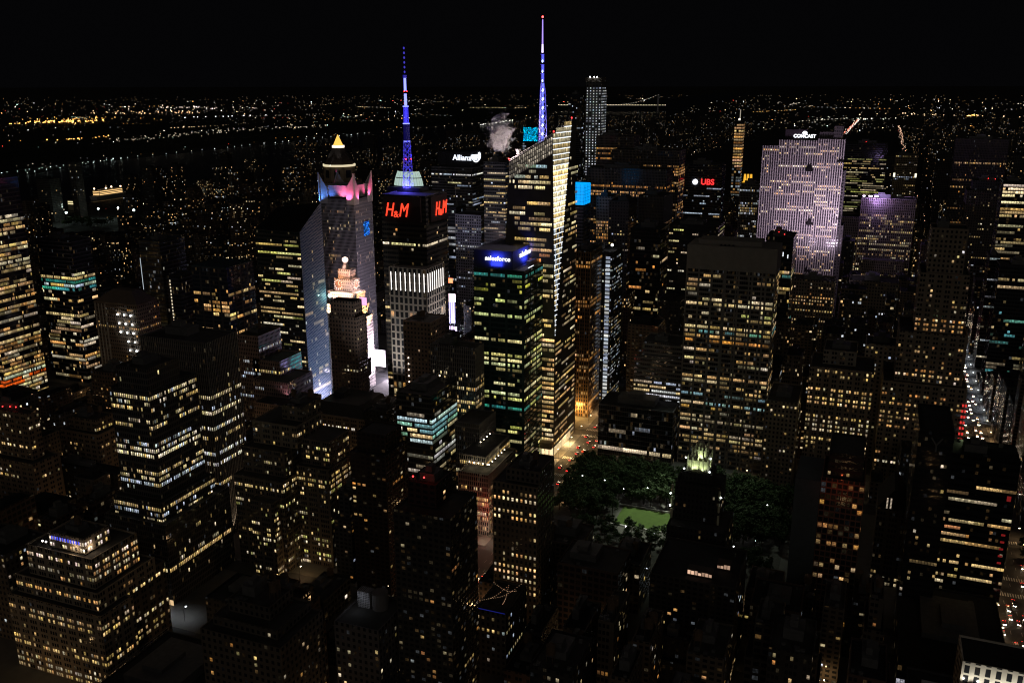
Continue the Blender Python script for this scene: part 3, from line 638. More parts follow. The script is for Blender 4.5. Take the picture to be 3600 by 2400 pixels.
# glass office with pale teal floors
s = style('curtain', bay=2.2, fh=4.2, d=.45, p=.45, pl=.35, pal=OFF+COOL[:1], wall=(.06, .065, .065), za=.15, zb=.8, I=.8)
l15 = tower('glass_office', 'boxy glass office with five bright pale teal floors under a roof terrace', [(-370, -340, 567, 612, 0, 90, s, {**fl(12, 12, 1, (.75, .9, .85), .8), **fl(13, 15, 2, (.5, .8, .72), .75), **fl(16, 16, 2, (.75, .92, .85), .85), **fl(17, 17, 1, (.9, .9, .65), .6), **fl(18, 20, 0, OFF[0], .2), **fl(8, 11, 1, (.7, .7, .6), .25)})])
for i in range(4):
    mb = MB(); mb.bar((0, 0, -2), (0, 0, 0), .08, 1); mb.ball((0, 0, .3), .55); mb.build('terrace_lamp', [glow((1, .82, .55), 7.0), DARKM], l15, (-6+i*2.6, -2+i*7, 92))
lamp('terrace_light', 'POINT', (-359, 582, 93), 1200, (1, .8, .5), l15, .3)
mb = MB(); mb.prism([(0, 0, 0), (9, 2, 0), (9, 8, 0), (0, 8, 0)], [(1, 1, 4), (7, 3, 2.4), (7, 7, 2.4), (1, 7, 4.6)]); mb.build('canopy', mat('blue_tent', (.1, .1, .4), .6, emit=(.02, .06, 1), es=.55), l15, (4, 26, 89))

# tower with the blue lit software company sign
s = style('curtain', bay=2.1, fh=4.15, d=.3, p=.5, pl=.42, pal=GRN, wall=(.03, .06, .06), glass=(.015, .035, .037), za=.2, zb=.8, I=.9, g=7)
tf = {**fl(40, 40, 2, TEAL[0], .55), **fl(37, 39, 1, GRN[0], .9), **fl(13, 13, 2, TEAL[0], .6)}
b3 = tower('office_tower', 'dark green glass tower with a blue glowing rooftop and white lettering', [(-341, -297, 651, 719, 0, 173, s, tf)], plant=0, roofmat=mat('roof_blue', (.12, .12, .16), .7))
mb = MB(); mb.box(-343+319, -309+319, 656-685, 712-685, 172.2, 187); mb.build('plant_screen', mat('sign_wall', (.05, .055, .09), .5), b3)
sign(b3, 'salesforce', 'S', (-322, 655.6, 180.5), 5.2, (.9, .92, 1), 2.0, bold=.05, space=1.05); sign(b3, 'salesforce', 'E', (-308.6, 684, 181.5), 6.2, (.9, .92, 1), 2.0, bold=.05, space=1.05)
lamp('sign_glow', 'AREA', (-323, 653.4, 179), 5200, (.05, .08, 1), b3, 10, (-323, 656, 180)); lamp('sign_glow', 'AREA', (-306, 684, 179.5), 4200, (.05, .08, 1), b3, 10, (-309, 684, 180))
mb = MB(); mb.box(0, 3.5, 0, 26, 0, 3); mb.build('window_rig', mat('rig_blue', (.2, .2, .35), .6), b3, (13, -6, 172.4))
mb = MB(); mb.box(0, .4, 0, 12, 0, .5); mb.build('light_line', glow((.9, .95, 1), 1.5), b3, (20.5, -22, 173))
mb = MB(); mb.box(0, .4, 0, 3.5, 0, .7); mb.build('warning_light', REDL, b3, (10.4, 17, 185))

# faceted crystalline tower, spire and steam
boa = root('crystal_tower', (-307, 725, 0), 'faceted glass tower with a slanted roof and a bright wedge of light lines', 'building'); FOOT.append((-345, -280, 690, 765)); X, Y = -307, 725
sg = style('curtain', bay=1.55, fh=4.3, za=.12, zb=.72, fx=.9, d=.03, p=.55, pl=.62, pal=OFF+AMB[2:], wall=(.09, .08, .07), I=1.1, mx=6)
xE, yS, yN = -286-X, 695-Y, 757-Y; ZA = 106
SWb, NWb = (-340-X, yS, 0), (-340-X, yN, 0); SEb, NEb = (xE, yS, 0), (xE, yN, 0)
SWt = (-327.5-X, yS, 254); A_ = (-289.6-X, yS, 276); AP = (xE, yS, ZA); B_ = (xE, 733-Y, 286); NEt = (xE, 744-Y, 283); NWt = (-330-X, yN, 256)
def uvS(p): return ((p[0]-SWb[0])/1.55, p[2]/4.3)
def uvE(p): return ((p[1]-yS)/1.55, p[2]/4.3)
mb = MB()
mb.face([SWb, SEb, AP, A_, SWt], [uvS(p) for p in (SWb, SEb, AP, A_, SWt)])
mb.face([SEb, NEb, NEt, B_, AP], [uvE(p) for p in (SEb, NEb, NEt, B_, AP)])
mb.face([NEb, NWb, NWt, NEt], [(0, .02)]*4); mb.face([NWb, SWb, SWt, NWt], [(0, .02)]*4)
mb.build('wall', fac_of(sg), boa)
mb = MB(); mb.face([AP, B_, A_], [(0, 0), (25, 40), (0, 36)]); mb.build('glass_facet', facade((.16, .16, .16), (.05, .05, .05), .9, .1, .8), boa)
dn = lambda p, q=5: (p[0], p[1], p[2]-q)
mb = MB(); mb.face([dn(SWt), dn(A_), dn(B_), dn(NEt), dn(NWt)]); mb.build('roof', mat('lit_roof', (.3, .28, .26), .8), boa)
def lerp(a, b, t): return tuple(a[i]+(b[i]-a[i])*t for i in range(3))
rb = random.Random(3); out = Vector((A_[1]-B_[1], 0, 0)); nrm = (Vector(B_)-Vector(AP)).cross(Vector(A_)-Vector(AP)).normalized()
nf = 43
for k in range(nf):         # light line and panes of every storey on the slanted wedge
    z = ZA+4+k*4.3; ta, tb = (z-ZA)/(A_[2]-ZA), (z-ZA)/(B_[2]-ZA)
    p = lerp(AP, A_, ta) if ta <= 1 else lerp(A_, B_, (z-A_[2])/(B_[2]-A_[2])); q = lerp(AP, B_, tb)
    if z > 283: break
    P, Q = Vector(p)+nrm*.25, Vector(q)+nrm*.25
    if (Q-P).length < .5: continue
    if True:
        mb = MB(); mb.bar(P, Q, .3); mb.build('light_line', glow((.85, .93, 1), 1.7), boa)
    Ln = (Q-P).length; n = max(1, int(Ln/1.7)); hi = z > 196; c = rb.choice(OFF[:3]); I = (1.9 if z > 215 else 1.5) if hi else .6
    if z > 250: I = .5
    mb = MB()
    for i in range(n):
        a, b = P+(Q-P)*((i+.06)/n)-nrm*.1, P+(Q-P)*((i+.94)/n)-nrm*.1
        if not hi and rb.random() < .4: continue
        cc = c if hi else rb.choice(COOL+OFF); J = I*rb.uniform(.6, 1.2); u = Vector((0, 0, 4.0))
        mb.face([a+Vector((0, 0, .35)), b+Vector((0, 0, .35)), b+u, a+u], None, 0, (cc[0]*J, cc[1]*J, cc[2]*J), rb.random())
    if mb.f: mb.build('window', WIN, boa, attrs=True)
sp = []; fd = {**fl(54, 55, 2, (1, .9, .6), 1.0), 56: (2, (.85, .92, .7), .7), 57: (1, (1, .93, .7), .8), 58: (1, (.6, .85, .8), .7), 59: (0, OFF[0], .3), 60: (0, OFF[0], .3), 52: (0, OFF[0], .3), 53: (0, OFF[0], .4), **fl(48, 51, 1, (1, .75, .42), 1.0), **fl(40, 41, 1, (1, .55, .2), .8)}
plan_windows((-332, -286.3, 695, 757, 0, 264), sg, random.Random(11), 'S', sp, fd)
sp = [a for a in sp if a[2]+a[4] < 252+(a[1]-4.5)*.55 and a[1] > 4.5*a[2]/254 and (a[2] < ZA or -332+a[1]+a[3]*a[5] < -286.4-(a[2]-ZA)*.022)]; put_windows(boa, sp, R, 100)
se = style('curtain', bay=1.55, fh=4.3, za=.2, zb=.7, fx=.9, d=.15, p=.45, pl=.5, pal=AMB[2:]+OFF, I=.8, wall=(.04, .04, .04)); sp = []
plan_windows((-338, -286, 697, 752, 0, 262), se, random.Random(12), 'E', sp)
sp = [a for a in sp if a[2] < ZA+3 or a[1] > (a[2]-ZA)*.22]; put_windows(boa, sp, R, 60)
mb = MB(); n = 22            # glazed screen along the sloping top
for i in range(n):
    a, b = lerp(SWt, A_, i/n), lerp(SWt, A_, (i+1)/n)
    for j in range(4):
        z0, z1 = a[2]-14+j*3.5+.3, a[2]-14+j*3.5+3.2
        mb.face([(a[0]+.2, yS-.1, z0), (b[0]-.2, yS-.1, z0), (b[0]-.2, yS-.1, z1), (a[0]+.2, yS-.1, z1)], None, 0, (lambda k_: (k_, k_*.86, k_*.66))(rb.uniform(.1, .4)*(.5+i/n)), rb.random())
mb.build('glass_screen', WIN, boa, attrs=True)
mb = MB()
for (a, b) in ((SWt, A_), (A_, B_)):
    for t in (0, 1.6): mb.bar(Vector(a)+Vector((0, t*.8, .3+t)), Vector(b)+Vector((0, t*.8, .3+t)), .28)
    for i in range(12): p = Vector(lerp(a, b, i/12)); mb.bar(p, Vector(lerp(a, b, (i+.5)/12))+Vector((0, 1.3, 1.9)), .18); mb.bar(Vector(lerp(a, b, (i+.5)/12))+Vector((0, 1.3, 1.9)), Vector(lerp(a, b, (i+1)/12)), .18)
mb.build('roof_truss', mat('truss_white', (.5, .5, .5), .6), boa)
for p in (SWt, B_, lerp(A_, B_, .05)):
    mb = MB(); mb.ball((p[0], p[1], p[2]+2.6), .6); mb.bar((p[0], p[1], p[2]), (p[0], p[1], p[2]+2.2), .1, 1); mb.build('warning_light', [REDL, DARKM], boa)
for (x, y, z, e) in ((-318, 715, 256, 3000), (-300, 722, 275, 3000), (-311, 700, 264, 1500)): lamp('roof_light', 'POINT', (x, y, z), e, (1, .85, .68), boa, .5)
mb = MB(); mb.cyl((-322-X, 702-Y), 1.6, 1.6, 250, 263, 10); mb.cyl((-322-X, 702-Y), 2.4, 2.4, 263, 264.2, 10); mb.build('chimney', STEEL, boa)
mb = MB(); mb.box(0, 22, -7, 0, 0, 5.5); mb.build('street_canopy', mat('canopy', (.25, .2, .14), .8), boa, (-1, -30, 8))
# spire: a tapering lattice round a luminous blue core
spi = root('lattice_spire', (-308, 721, 268), 'tall tapering lattice spire glowing blue and violet above the slanted roof', 'spire')
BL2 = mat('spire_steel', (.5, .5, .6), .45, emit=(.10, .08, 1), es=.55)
mb = MB(); hs = [0, 7, 14, 21, 28, 35, 42, 49]; rr = [4.1, 3.9, 3.7, 3.4, 3.1, 2.8, 2.5, 1.3]
for j in range(7):
    for k in range(3):
        q = lambda i, kk: (rr[i]*math.cos(kk*2.0944+.5), rr[i]*math.sin(kk*2.0944+.5), hs[i])
        mb.bar(q(j, k), q(j+1, k), .33); mb.bar(q(j, k), q(j+1, k+1), .3); mb.bar(q(j, k), q(j, k+1), .24)
mb.build('lattice', BL2, spi)
mb = MB()
for j in range(7): mb.cyl((.5, 0), 1.0, .95, hs[j]+.3, hs[j]+6.2, 8)
mb.build('lit_core', glow((.16, .2, 1), 1.5, 'AUTO'), spi)
for j in range(7):
    mb = MB(); mb.ball((.5, -.6, hs[j]+.9), 1.0, 0, 8, 6, 1.6); mb.build('flood_lamp', glow((.5, .62, 1), 3.5), spi)
for z0, z1, r in ((49.5, 56, 1.35), (57, 63, 1.3), (65, 71, 1.25)):
    mb = MB(); mb.cyl((.3, 0), r*.7, r*.62, z0, z1, 8); mb.build('lit_core', glow((.12, .14, 1), 1.2, 'AUTO'), spi)
    mb = MB(); mb.ball((.3, -.8, z0+.8), .75, 0, 8, 5, 1.5); mb.build('flood_lamp', glow((.55, .7, 1), 3.5), spi)
    mb = MB()
    for a in range(3): mb.bar((r*math.cos(a*2.1+.5), r*math.sin(a*2.1+.5), z0), (r*math.cos(a*2.1+.5), r*math.sin(a*2.1+.5), z1), .17)
    mb.cyl((0, 0), r*1.25, r*1.25, z1, z1+.35, 8); mb.build('sleeve', BL2, spi)
mb = MB(); mb.cyl((0, 0), .8, .62, 72.5, 79, 8); mb.build('lit_tip', glow((.75, .6, 1), 2.6, 'AUTO'), spi)
mb = MB(); mb.cyl((0, 0), .62, .4, 79, 98, 8); mb.build('lit_tip', glow((.38, .26, 1), 1.5, 'AUTO'), spi)
mb = MB(); mb.ball((0, 0, 100), .85); mb.build('warning_light', glow((1, .05, .05), 9.0), spi)
# ------------------------------------------------------------------ sixth avenue side, the park edge and the towers north of it
OR = mat('bronze_pier', (.3, .18, .08), .6)
s = style('rib', bay=2.4, fx=.6, d=.5, p=.35, pl=.3, pal=AMB, wall=(.16, .1, .05), I=.75, top=2)
l18 = tower('bronze_tower', 'tall bronze ribbed tower with orange lit piers at the avenue corner', [(-305, -286, 797, 836, 0, 165, s)], red=0)
fins(l18, (-305, -286, 797, 836), 0, 164, 4.75, .5, .8, OR, 'S')
lamp('pier_flood', 'POINT', (-295, 792, 10), 16000, (1, .55, .15), l18, 1); lamp('pier_flood', 'POINT', (-282, 805, 9), 4000, (1, .55, .2), l18, 1)
s = style('punch', bay=2.6, fx=.5, za=.3, zb=.78, d=.2, p=.6, pl=.5, pal=COOL+OFF[:1], wall=(.03, .035, .045), I=.8)
l19 = tower('office_tower', 'blue-black tower with a column of cold white windows on its corner', [(-309, -277, 842, 880, 0, 157, s)], faces='SE')
for k in range(38):
    mb = MB(); z = 4+k*3.95; mb.box(9.2, 13.6, -19.2, -19, z, z+2.6); mb.build('corner_window', glow(R.choice([(.5, .58, .7), (.7, .75, .8), (.95, .95, .9), (.4, .45, .6)]), R.choice([.4, .6, .9])), l19)
mb = MB(); mb.ball((10, 0, 161), 1.3); mb.build('roof_lamp', glow((.95, .95, 1), 6.0), l19)
s = style('rib', bay=2.0, fx=.5, d=.55, p=.25, pl=.5, pal=AMB, wall=(.3, .29, .28), I=.8, top=6)
c1 = tower('office_tower', 'pale striped office slab with two amber rows near its top', [(-356, -337, 1053, 1090, 0, 185, s, fl(38, 40, 2, (1, .72, .45), .85))], cap=60); fins(c1, (-356, -337, 1053, 1090), 0, 184, 2.0, .3, .4, FIN)
s = style('punch', bay=3.4, d=.55, p=.4, pl=.2, pal=OFF+COOL, wall=(.05, .05, .055), top=4)
tower('office_tower', 'dark square tower with one big amber window high up, beside the striped slab', [(-337, -313, 1040, 1080, 0, 182, s, {40: (1, OFF[0], 1), 38: (1, OFF[0], 1.2)})], cap=60)
s = style('rib', bay=1.8, fx=.55, d=.6, p=.25, pl=.3, pal=AMB, wall=(.12, .1, .09), top=8, I=.8)
d1 = tower('office_tower', 'brown ribbed tower with three amber rows under a dark blank top', [(-311, -280, 1081, 1130, 0, 185, s, fl(37, 39, 2, (1, .68, .4), .75))], cap=60); fins(d1, (-311, -280, 1081, 1130), 0, 184, 1.8, .3, .35, FIND)
s = style('curtain', bay=2.4, d=.55, p=.35, pl=.15, pal=OFF+AMB[:1], wall=(.025, .025, .028), I=.8)
tower('office_tower', 'black slender tower split by one thin pale vertical line', [(-296, -262, 985, 1030, 0, 160, s)], cap=70)
s = style('curtain', bay=2.3, fx=.8, za=.3, zb=.75, d=.4, p=.4, pl=.35, pal=OFF+GRN[:1], wall=(.02, .02, .022), I=.8, g=0)
tower('office_tower', 'black office tower with many short yellow window strips behind the big gridded slab', [(-250, -197, 974, 1020, 0, 168, s)], red=0)

GR = (.2, .185, .17)
s = style('curtain', bay=1.52, fh=3.9, fx=.93, za=.22, zb=.82, g=7, d=.28, p=.52, pl=.4, pal=OFF+AMB[2:], wall=GR, glass=(.015, .015, .017), I=.72, top=5, dim=.35, mx=6)
gd = {**fl(30, 30, 2, (.4, .75, .68), .42), **fl(31, 31, 2, (1, .85, .55), .6), **fl(36, 36, 2, (1, .85, .5), .8), **fl(14, 14, 2, (.6, .85, .85), .62), **fl(16, 16, 1, (.6, .85, .85), .5), **fl(13, 13, 1, OFF[0], .9), 33: (1, OFF[0], .9), 34: (1, GRN[0], .8), 28: (1, AMB[0], .6), 0: (0, OFF[0], .1), 1: (0, OFF[0], .1)}
gr = tower('gridded_slab', 'broad gridded travertine slab tower rising behind the park trees', [(-181, -111, 720, 755, 0, 190, s, gd)], cap=100, plant=0)
mb = MB()
for i in range(8): x = -35+i*10.0; mb.box(x-.55, x+.55, -18.0, -17.48, 0, 188)
mb.build('pier', mat('travertine', GR, .85, noise=.2), gr)
mb = MB(); mb.box(-35.4, 35.4, -18.1, 17.9, 171, 190.6); mb.box(-28, 22, -10, 12, 190, 194); mb.build('blank_crown', mat('travertine', (.24, .22, .2), .85, noise=.2), gr)
s = style('ribbon', bay=1.8, d=.1, p=.5, pl=.45, pal=COOL[:2]+OFF[:2], wall=(.2, .19, .18), fh=3.9, I=.8, top=5, skip=6)
tower('office_block', 'grey blank-topped office block with rows of cold white windows beside the gridded slab', [(-220, -183, 739, 770, 0, 100, s), (-226, -183, 736, 739, 0, 88, s)], cap=70)
s = style('curtain', bay=1.9, fx=.94, za=.06, zb=.92, d=.6, p=.35, pl=.1, pal=OFF[:2]+COOL[:1], wall=(.11, .11, .12), glass=(.015, .016, .018), I=.7, dim=.15)
tower('dark_glass_block', 'low dark glass office block with a fine grid front facing the park', [(-249, -184, 706, 742, 0, 50, s)], roofmat=ROOFD)
s = style('trio', d=.35, p=.25, pl=.5, pal=OFF+AMB[2:], wall=(.25, .2, .15), I=.95, g=3, bay=1.95)
tower('masonry_block', 'stone office block right of the gridded slab, covered in rows of paired yellow windows', [(-79, -31, 716, 760, 0, 100, s), (-70, -45, 726, 760, 100, 112, style('pair', d=.8))], cap=100)
s = style('punch', d=.55, p=.4, pl=.3, pal=OFF, wall=(.26, .22, .17), bay=2.9, skip=3)
ae = tower('masonry_block', 'narrow pale block wedged beside the gridded slab above a lit cornice', [(-108, -84, 690, 740, 0, 76, s)], cap=60)
s = style('pair', d=.4, p=.45, pl=.35, pal=WARM+OFF, wall=(.22, .18, .14), I=.85)
t500 = tower('stepped_tower', 'tall stepped stone tower with three bright windows near its top beside the bright avenue', [(-24, 36, 724, 790, 0, 92, s), (-16, 32, 728, 780, 92, 132, s), (-6, 28, 731, 770, 132, 178, s), (-2, 23, 733, 760, 178, 212, style('punch', d=.6, p=.4, pl=.2, wall=(.22, .18, .14), top=3), {5: (2, (.85, .92, 1), .9), 4: (1, (1, .95, .8), 1)})], cap=100)
for k in range(7):
    for x in (-2.2, -.2):
        mb = MB(); mb.box(x+30, x+31.2, -33.4, -33.06, 50+k*4.6, 52+k*4.6); mb.build('red_glow_pane', glow((1, .06, .05), .7), t500)
s = style('punch', d=.85, p=.15, pl=.4, pal=COOL+OFF, wall=(.5, .44, .38), bay=3.4, skip=4)
tower('blank_tower', 'pale nearly blank tower flank above the paired yellow windows', [(-39, -14, 782, 812, 0, 105, s)], cap=30)
s = style('curtain', bay=1.8, fh=4.6, fx=.95, za=.25, zb=.68, d=.25, p=.5, pl=.5, pal=OFF+AMB[2:], wall=(.012, .012, .013), glass=(.01, .01, .012), I=.85, top=3, mx=8)
hs = tower('black_glass_tower', 'black glass tower with broken yellow office strips at the avenue corner', [(13, 50, 549, 575, 0, 105, s, {12: (1, O1, .6), 11: (1, O1, .5)})], roofmat=ROOFD)
lamp('roof_light', 'POINT', (21, 569, 108), 500, (.8, 1, .5), hs, .3)
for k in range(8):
    mb = MB(); mb.box(-1, 1.2, 0, .12, 0, 1.3); mb.build('red_glow_pane', glow((1, .05, .05), .16), hs, (15.2, -13.15, 38+k*4.6 if k < 5 else 74+k))  # red reflections in the dark glass, put in as glowing panes
tower('low_block', 'low black block with two lit strips at the foot of the black glass tower', [(-8, 47.5, 455, 545.5, 0, 17, style('curtain', d=.2, p=.6, pl=.35, pal=COOL+OFF[:1], wall=(.03, .03, .03), bay=2.2, I=.5))], roofmat=ROOFD, cap=20)
dk = tower('black_tower', 'plain black tower top with a faint letter on it beside the yellow office strips', [(-7, 11.5, 528, 575, 0, 125, style('ribbon', d=.95, p=.05, wall=(.02, .02, .02)))], plant=0, cap=10, roofmat=ROOFD)
mb = MB(); mb.bar((0, 0, 0), (0, 0, 4), .55); mb.bar((0, 0, 4), (-3, 0, 8.5), .55); mb.bar((0, 0, 4), (3, 0, 8.5), .55); mb.build('letter', mat('letter_grey', (.06, .06, .06), .7, emit=(.5, .45, .4), es=.004), dk, (.5, -23.7, 112))
s = style('loft', bay=2.9, fh=3.7, fx=.8, za=.15, zb=.88, d=.6, p=.4, pl=.14, pal=AMB+WARM, wall=(.2, .1, .07), I=.7, dim=.3)
rt_ = tower('hotel_tower', 'reddish gridded hotel tower with curtains lit in a few rooms below a dark crown', [(-57, -33, 508, 545, 0, 95, s), (-54, -35, 511, 545, 95, 110, style('ribbon', d=1, p=0, wall=(.04, .03, .03)))], cap=60, plant=0)
mb = MB(); mb.box(-26.5, -12.2, -18.4, 18, 0, 92); mb.build('blank_flank', mat('teal_wall', (.08, .095, .1), .8), rt_); FOOT.append((-72, -57, 508, 545))
lamp('red_glow', 'POINT', (-46, 500, 92), 350, (1, .15, .05), rt_, .4)
gb = tower('gabled_block', 'dark gabled block with two slanting columns of slit windows', [(-23, -3, 567, 600, 0, 55, style('trio', d=.5, p=.4, pl=.3, wall=(.08, .07, .06), top=6), {8: (2, (1, .85, .6), 1)})], plant=0)
mb = MB(); mb.prism([(-10, -16, 55), (10, -16, 55), (10, 16, 55), (-10, 16, 55)], [(-1, -16, 68), (1, -16, 68), (1, 16, 68), (-1, 16, 68)]); mb.build('gable_roof', mat('slate', (.02, .02, .022), .8), gb)
for i in (0, 1):
    for k in range(8):
        mb = MB(); mb.box(0, .9, 0, .1, 0, .55); mb.build('window', glow((1, .8, .6), .55), gb, (-5+i*2.2, -16.2, 55.8+k*.95-1))

# black brick tower with the floodlit gilded crown
s = style('punch', d=.9, p=.1, pl=.1, wall=(.035, .032, .03), pal=OFF, bay=2.4)
ra = tower('gothic_tower', 'black brick gothic tower with a floodlit pale green and gold crown by the park lawn', [(-141, -106, 480, 512, 0, 62, s), (-139, -112, 491, 512, 62, 86, s), (-136, -118, 494, 510, 86, 92, s)], plant=0, cap=20)
GOLD = mat('gilded_stone', (.55, .55, .38), .6, noise=.3, scale=.6)
X, Y = ra.location.x, ra.location.y
mb = MB(); mb.box(-133-X, -121-X, 496-Y, 508-Y, 92, 99); mb.box(-131-X, -123-X, 498-Y, 506-Y, 99, 105)
for i in range(5):
    for z0, z1, x0, x1, y in ((92, 101, -133, -121, 495.6), (99, 107.5, -131, -123, 497.6)):
        x = x0+(x1-x0)*i/4; mb.box(x-.4-X, x+.4-X, y-.4-Y, y+.4-Y, z0, z1); mb.cyl((x-X, y-Y), .5, .05, z1, z1+2, 4)
    for z0, z1, y0, y1, x in ((92, 101, 496, 508, -120.6), (99, 107.5, 498, 506, -122.6)):
        y = y0+(y1-y0)*i/4; mb.box(x-.4-X, x+.4-X, y-.4-Y, y+.4-Y, z0, z1); mb.cyl((x-X, y-Y), .5, .05, z1, z1+2, 4)
mb.cyl((-127-X, 502-Y), 3.4, 2.2, 105, 109, 8)
mb.build('crown', GOLD, ra)
mb = MB()
for x in (-140.5, -106.5-6):
    for k in range(3): mb.cyl((x-X, 491-Y), .7, .7, 62+k*8, 68+k*8, 6)
mb.build('pinnacle', GOLD, ra)
for (x, y, z, tx, ty, tz, e) in [(-129, 493, 92.5, -129, 496, 99, 2200), (-124, 493, 92.5, -124, 496, 99, 1500), (-126, 495, 99.5, -126, 498, 105, 2200), (-119, 500, 93, -121, 501, 99, 900), (-137, 500, 92.5, -133, 501, 99, 1200), (-143, 492, 70, -140, 492, 78, 900)]:
    lamp('crown_flood', 'SPOT', (x, y, z), e, (.85, 1, .6), ra, .25, (tx, ty, tz), 110, .8)
for (x, y, z) in ((-134.6, 493.5, 94), (-119.5, 493.5, 94), (-134, 494, 101), (-119.6, 496, 101.5), (-141.5, 490.5, 78), (-141.5, 490.5, 70), (-111.6, 490.6, 80)):
    mb = MB(); mb.ball((0, 0, 0), .5); mb.bar((0, .2, -1), (0, .2, 0), .12, 1); mb.build('flood_lamp', [glow((.9, 1, 1), 7.0), DARKM], ra, (x-X, y-Y, z))
tr = tower('terrace_block', 'black apartment block with two lamplit roof terraces in front of the gothic tower', [(-138, -92, 425, 470, 0, 60, style('apt', d=.75, p=.25, pl=.1, wall=(.05, .045, .04)))], cap=40, plant=0, roofmat=ROOFD)
for (x, y, n, wd) in ((-4, -16, 7, 1.9), (10, -4, 4, 1.8)):
    mb = MB(); mb.box(0, n*wd, 0, 5, 0, 4.5); mb.build('terrace_room', mat('room_dark', (.08, .06, .05), .8), tr, (x, y, 59))
    for i in range(n): mb = MB(); mb.box(0, wd*.8, 0, .1, 0, R.uniform(1.2, 2.4)); mb.build('window', glow((1, .62, .42), R.uniform(.3, .9)), tr, (x+i*wd+.2, y-.15, 60.2))

# ------------------------------------------------------------------ lower left and centre foreground
s = style('trio', d=.45, p=.3, pl=.45, pal=OFF+WARM[:2], wall=(.3, .25, .19), I=.85, g=4, bay=1.75, fh=3.7)
sa = dict(s); sa['top'] = 0
a1 = tower('stepped_office', 'stepped masonry office with a brightly lit penthouse in the lower left corner', [(-470, -403, 299, 322, 0, 46, s), (-460, -409, 322, 354, 0, 50, style('pair', d=.4, p=.45, pl=.3, wall=(.1, .085, .07), I=.9)), (-466, -407, 302.5, 345, 46, 57, s, {2: (1, (1, .95, .85), 1)}), (-458, -411, 305.5, 338, 57, 75, s, {3: (2, (1, .75, .5), 1.15), 4: (1, OFF[0], .9)}), (-443, -418, 308.5, 326, 75, 84, s, {0: (2, (1, .82, .62), 1.4), 1: (2, (1, .8, .62), 1.2)})], tank=1)
mb = MB()
for i in range(11): mb.box(i*1.9, i*1.9+.8, 0, .1, 0, 1.9)
mb.build('blue_window', glow((.08, .1, 1), .9), a1, Vector((-441, 308.2, 80))-a1.location)
for x in (-444.5, -447): mb = MB(); mb.ball((0, 0, 0), .5); mb.build('terrace_lamp', glow((1, .92, .85), 7.0), a1, Vector((x, 307.4, 78))-a1.location)
lamp('penthouse_spill', 'POINT', (-424, 306.6, 78), 500, (1, .75, .5), a1, .3); lamp('penthouse_spill', 'POINT', (-416.5, 312, 78), 400, (1, .75, .5), a1, .3)
s = style('trio', d=.45, p=.38, pl=.45, pal=OFF+GRN[:1], wall=(.12, .1, .08), I=.95, g=5, bay=1.7, fh=3.6)
tower('stepped_office', 'dark two-winged stepped office block with rows of small yellow windows', [(-425, -386, 440, 486, 0, 66, s), (-386, -361, 456, 486, 0, 72, s), (-422, -388, 447, 486, 66, 84, s), (-384, -362, 460, 486, 72, 90, s), (-418, -383, 455, 486, 84, 100, style('trio', wall=(.2, .17, .13), d=.7, p=.3, pl=.3)), (-407, -389, 432, 440, 0, 54, s), (-400, -384, 464, 486, 100, 110, style('pair', d=1, p=0, wall=(.15, .13, .1)))], tank=2)
s = style('trio', d=.7, p=.3, pl=.3, pal=AMB[2:]+OFF, wall=(.2, .16, .12), I=.9)
kn = tower('mansard_hotel', 'broad dark hotel with a mansard roof and one row of lit windows under its cornice', [(-474, -423, 606, 652, 0, 46, s, {9: (2, (1, .85, .65), .9), 10: (0, OFF[0], .1)})], plant=0, cap=80)
mb = MB(); mb.box(-26.3, 26.3, -23.8, 23.8, 44.5, 46.3); mb.build('cornice', mat('cornice_stone', (.2, .17, .14), .8), kn)
mb = MB(); mb.prism([(-25, -22.5, 46.3), (25, -22.5, 46.3), (25, 22.5, 46.3), (-25, 22.5, 46.3)], [(-20, -18, 56), (20, -18, 56), (20, 18, 56), (-20, 18, 56)]); mb.box(-14, -4, -6, 8, 56, 61); mb.build('mansard_roof', mat('mansard_copper', (.05, .05, .05), .7), kn)
tower('office_block', 'small black block with a rounded bulkhead right of the mansard hotel', [(-418, -398, 600, 640, 0, 58, style('punch', d=.6, p=.4, pl=.12, pal=COOL, wall=(.03, .03, .03)))], cap=20, tank=1)
s = style('apt', d=.72, p=.28, pl=.12, pal=AMB+OFF, wall=(.05, .035, .028), I=.7)
f3 = tower('dark_tower', 'near-black slender residential tower with a broad blank top and scattered dim windows', [(-331, -306, 436, 464, 0, 98, s), (-328, -308, 440, 461, 98, 110, style('apt', d=1, p=0, wall=(.05, .035, .028)))], cap=60, plant=0)
s = style('apt', d=.6, p=.4, pl=.05, pal=WARM+OFF+COOL[:1], wall=(.06, .052, .045), I=.42, dim=.4, bay=3.0)
f4 = tower('apartment_tower', 'wide dark apartment tower with two red warning lamps on its roof block', [(-243, -213, 332, 363, 0, 122, s), (-239, -224, 340, 358, 122, 134, style('apt', d=1, p=0, wall=(.06, .03, .03)))], cap=90, red=2)
lamp('red_glow', 'POINT', (-228, 339, 137.5), 120, (1, .1, .05), f4, .3)
s = style('punch', bay=2.9, d=.3, p=.4, pl=.55, pal=OFF[:2]+WARM[:2], wall=(.16, .13, .1), I=1.05, fh=4.0, fx=.45)
tower('brick_block', 'dark brick block with a neat grid of square lit windows beside the narrow avenue gap', [(-237, -209, 440, 470, 0, 92, s), (-230, -209, 444, 470, 92, 100, style('punch', d=1, p=0, wall=(.13, .11, .09)))], faces='S', tank=1)

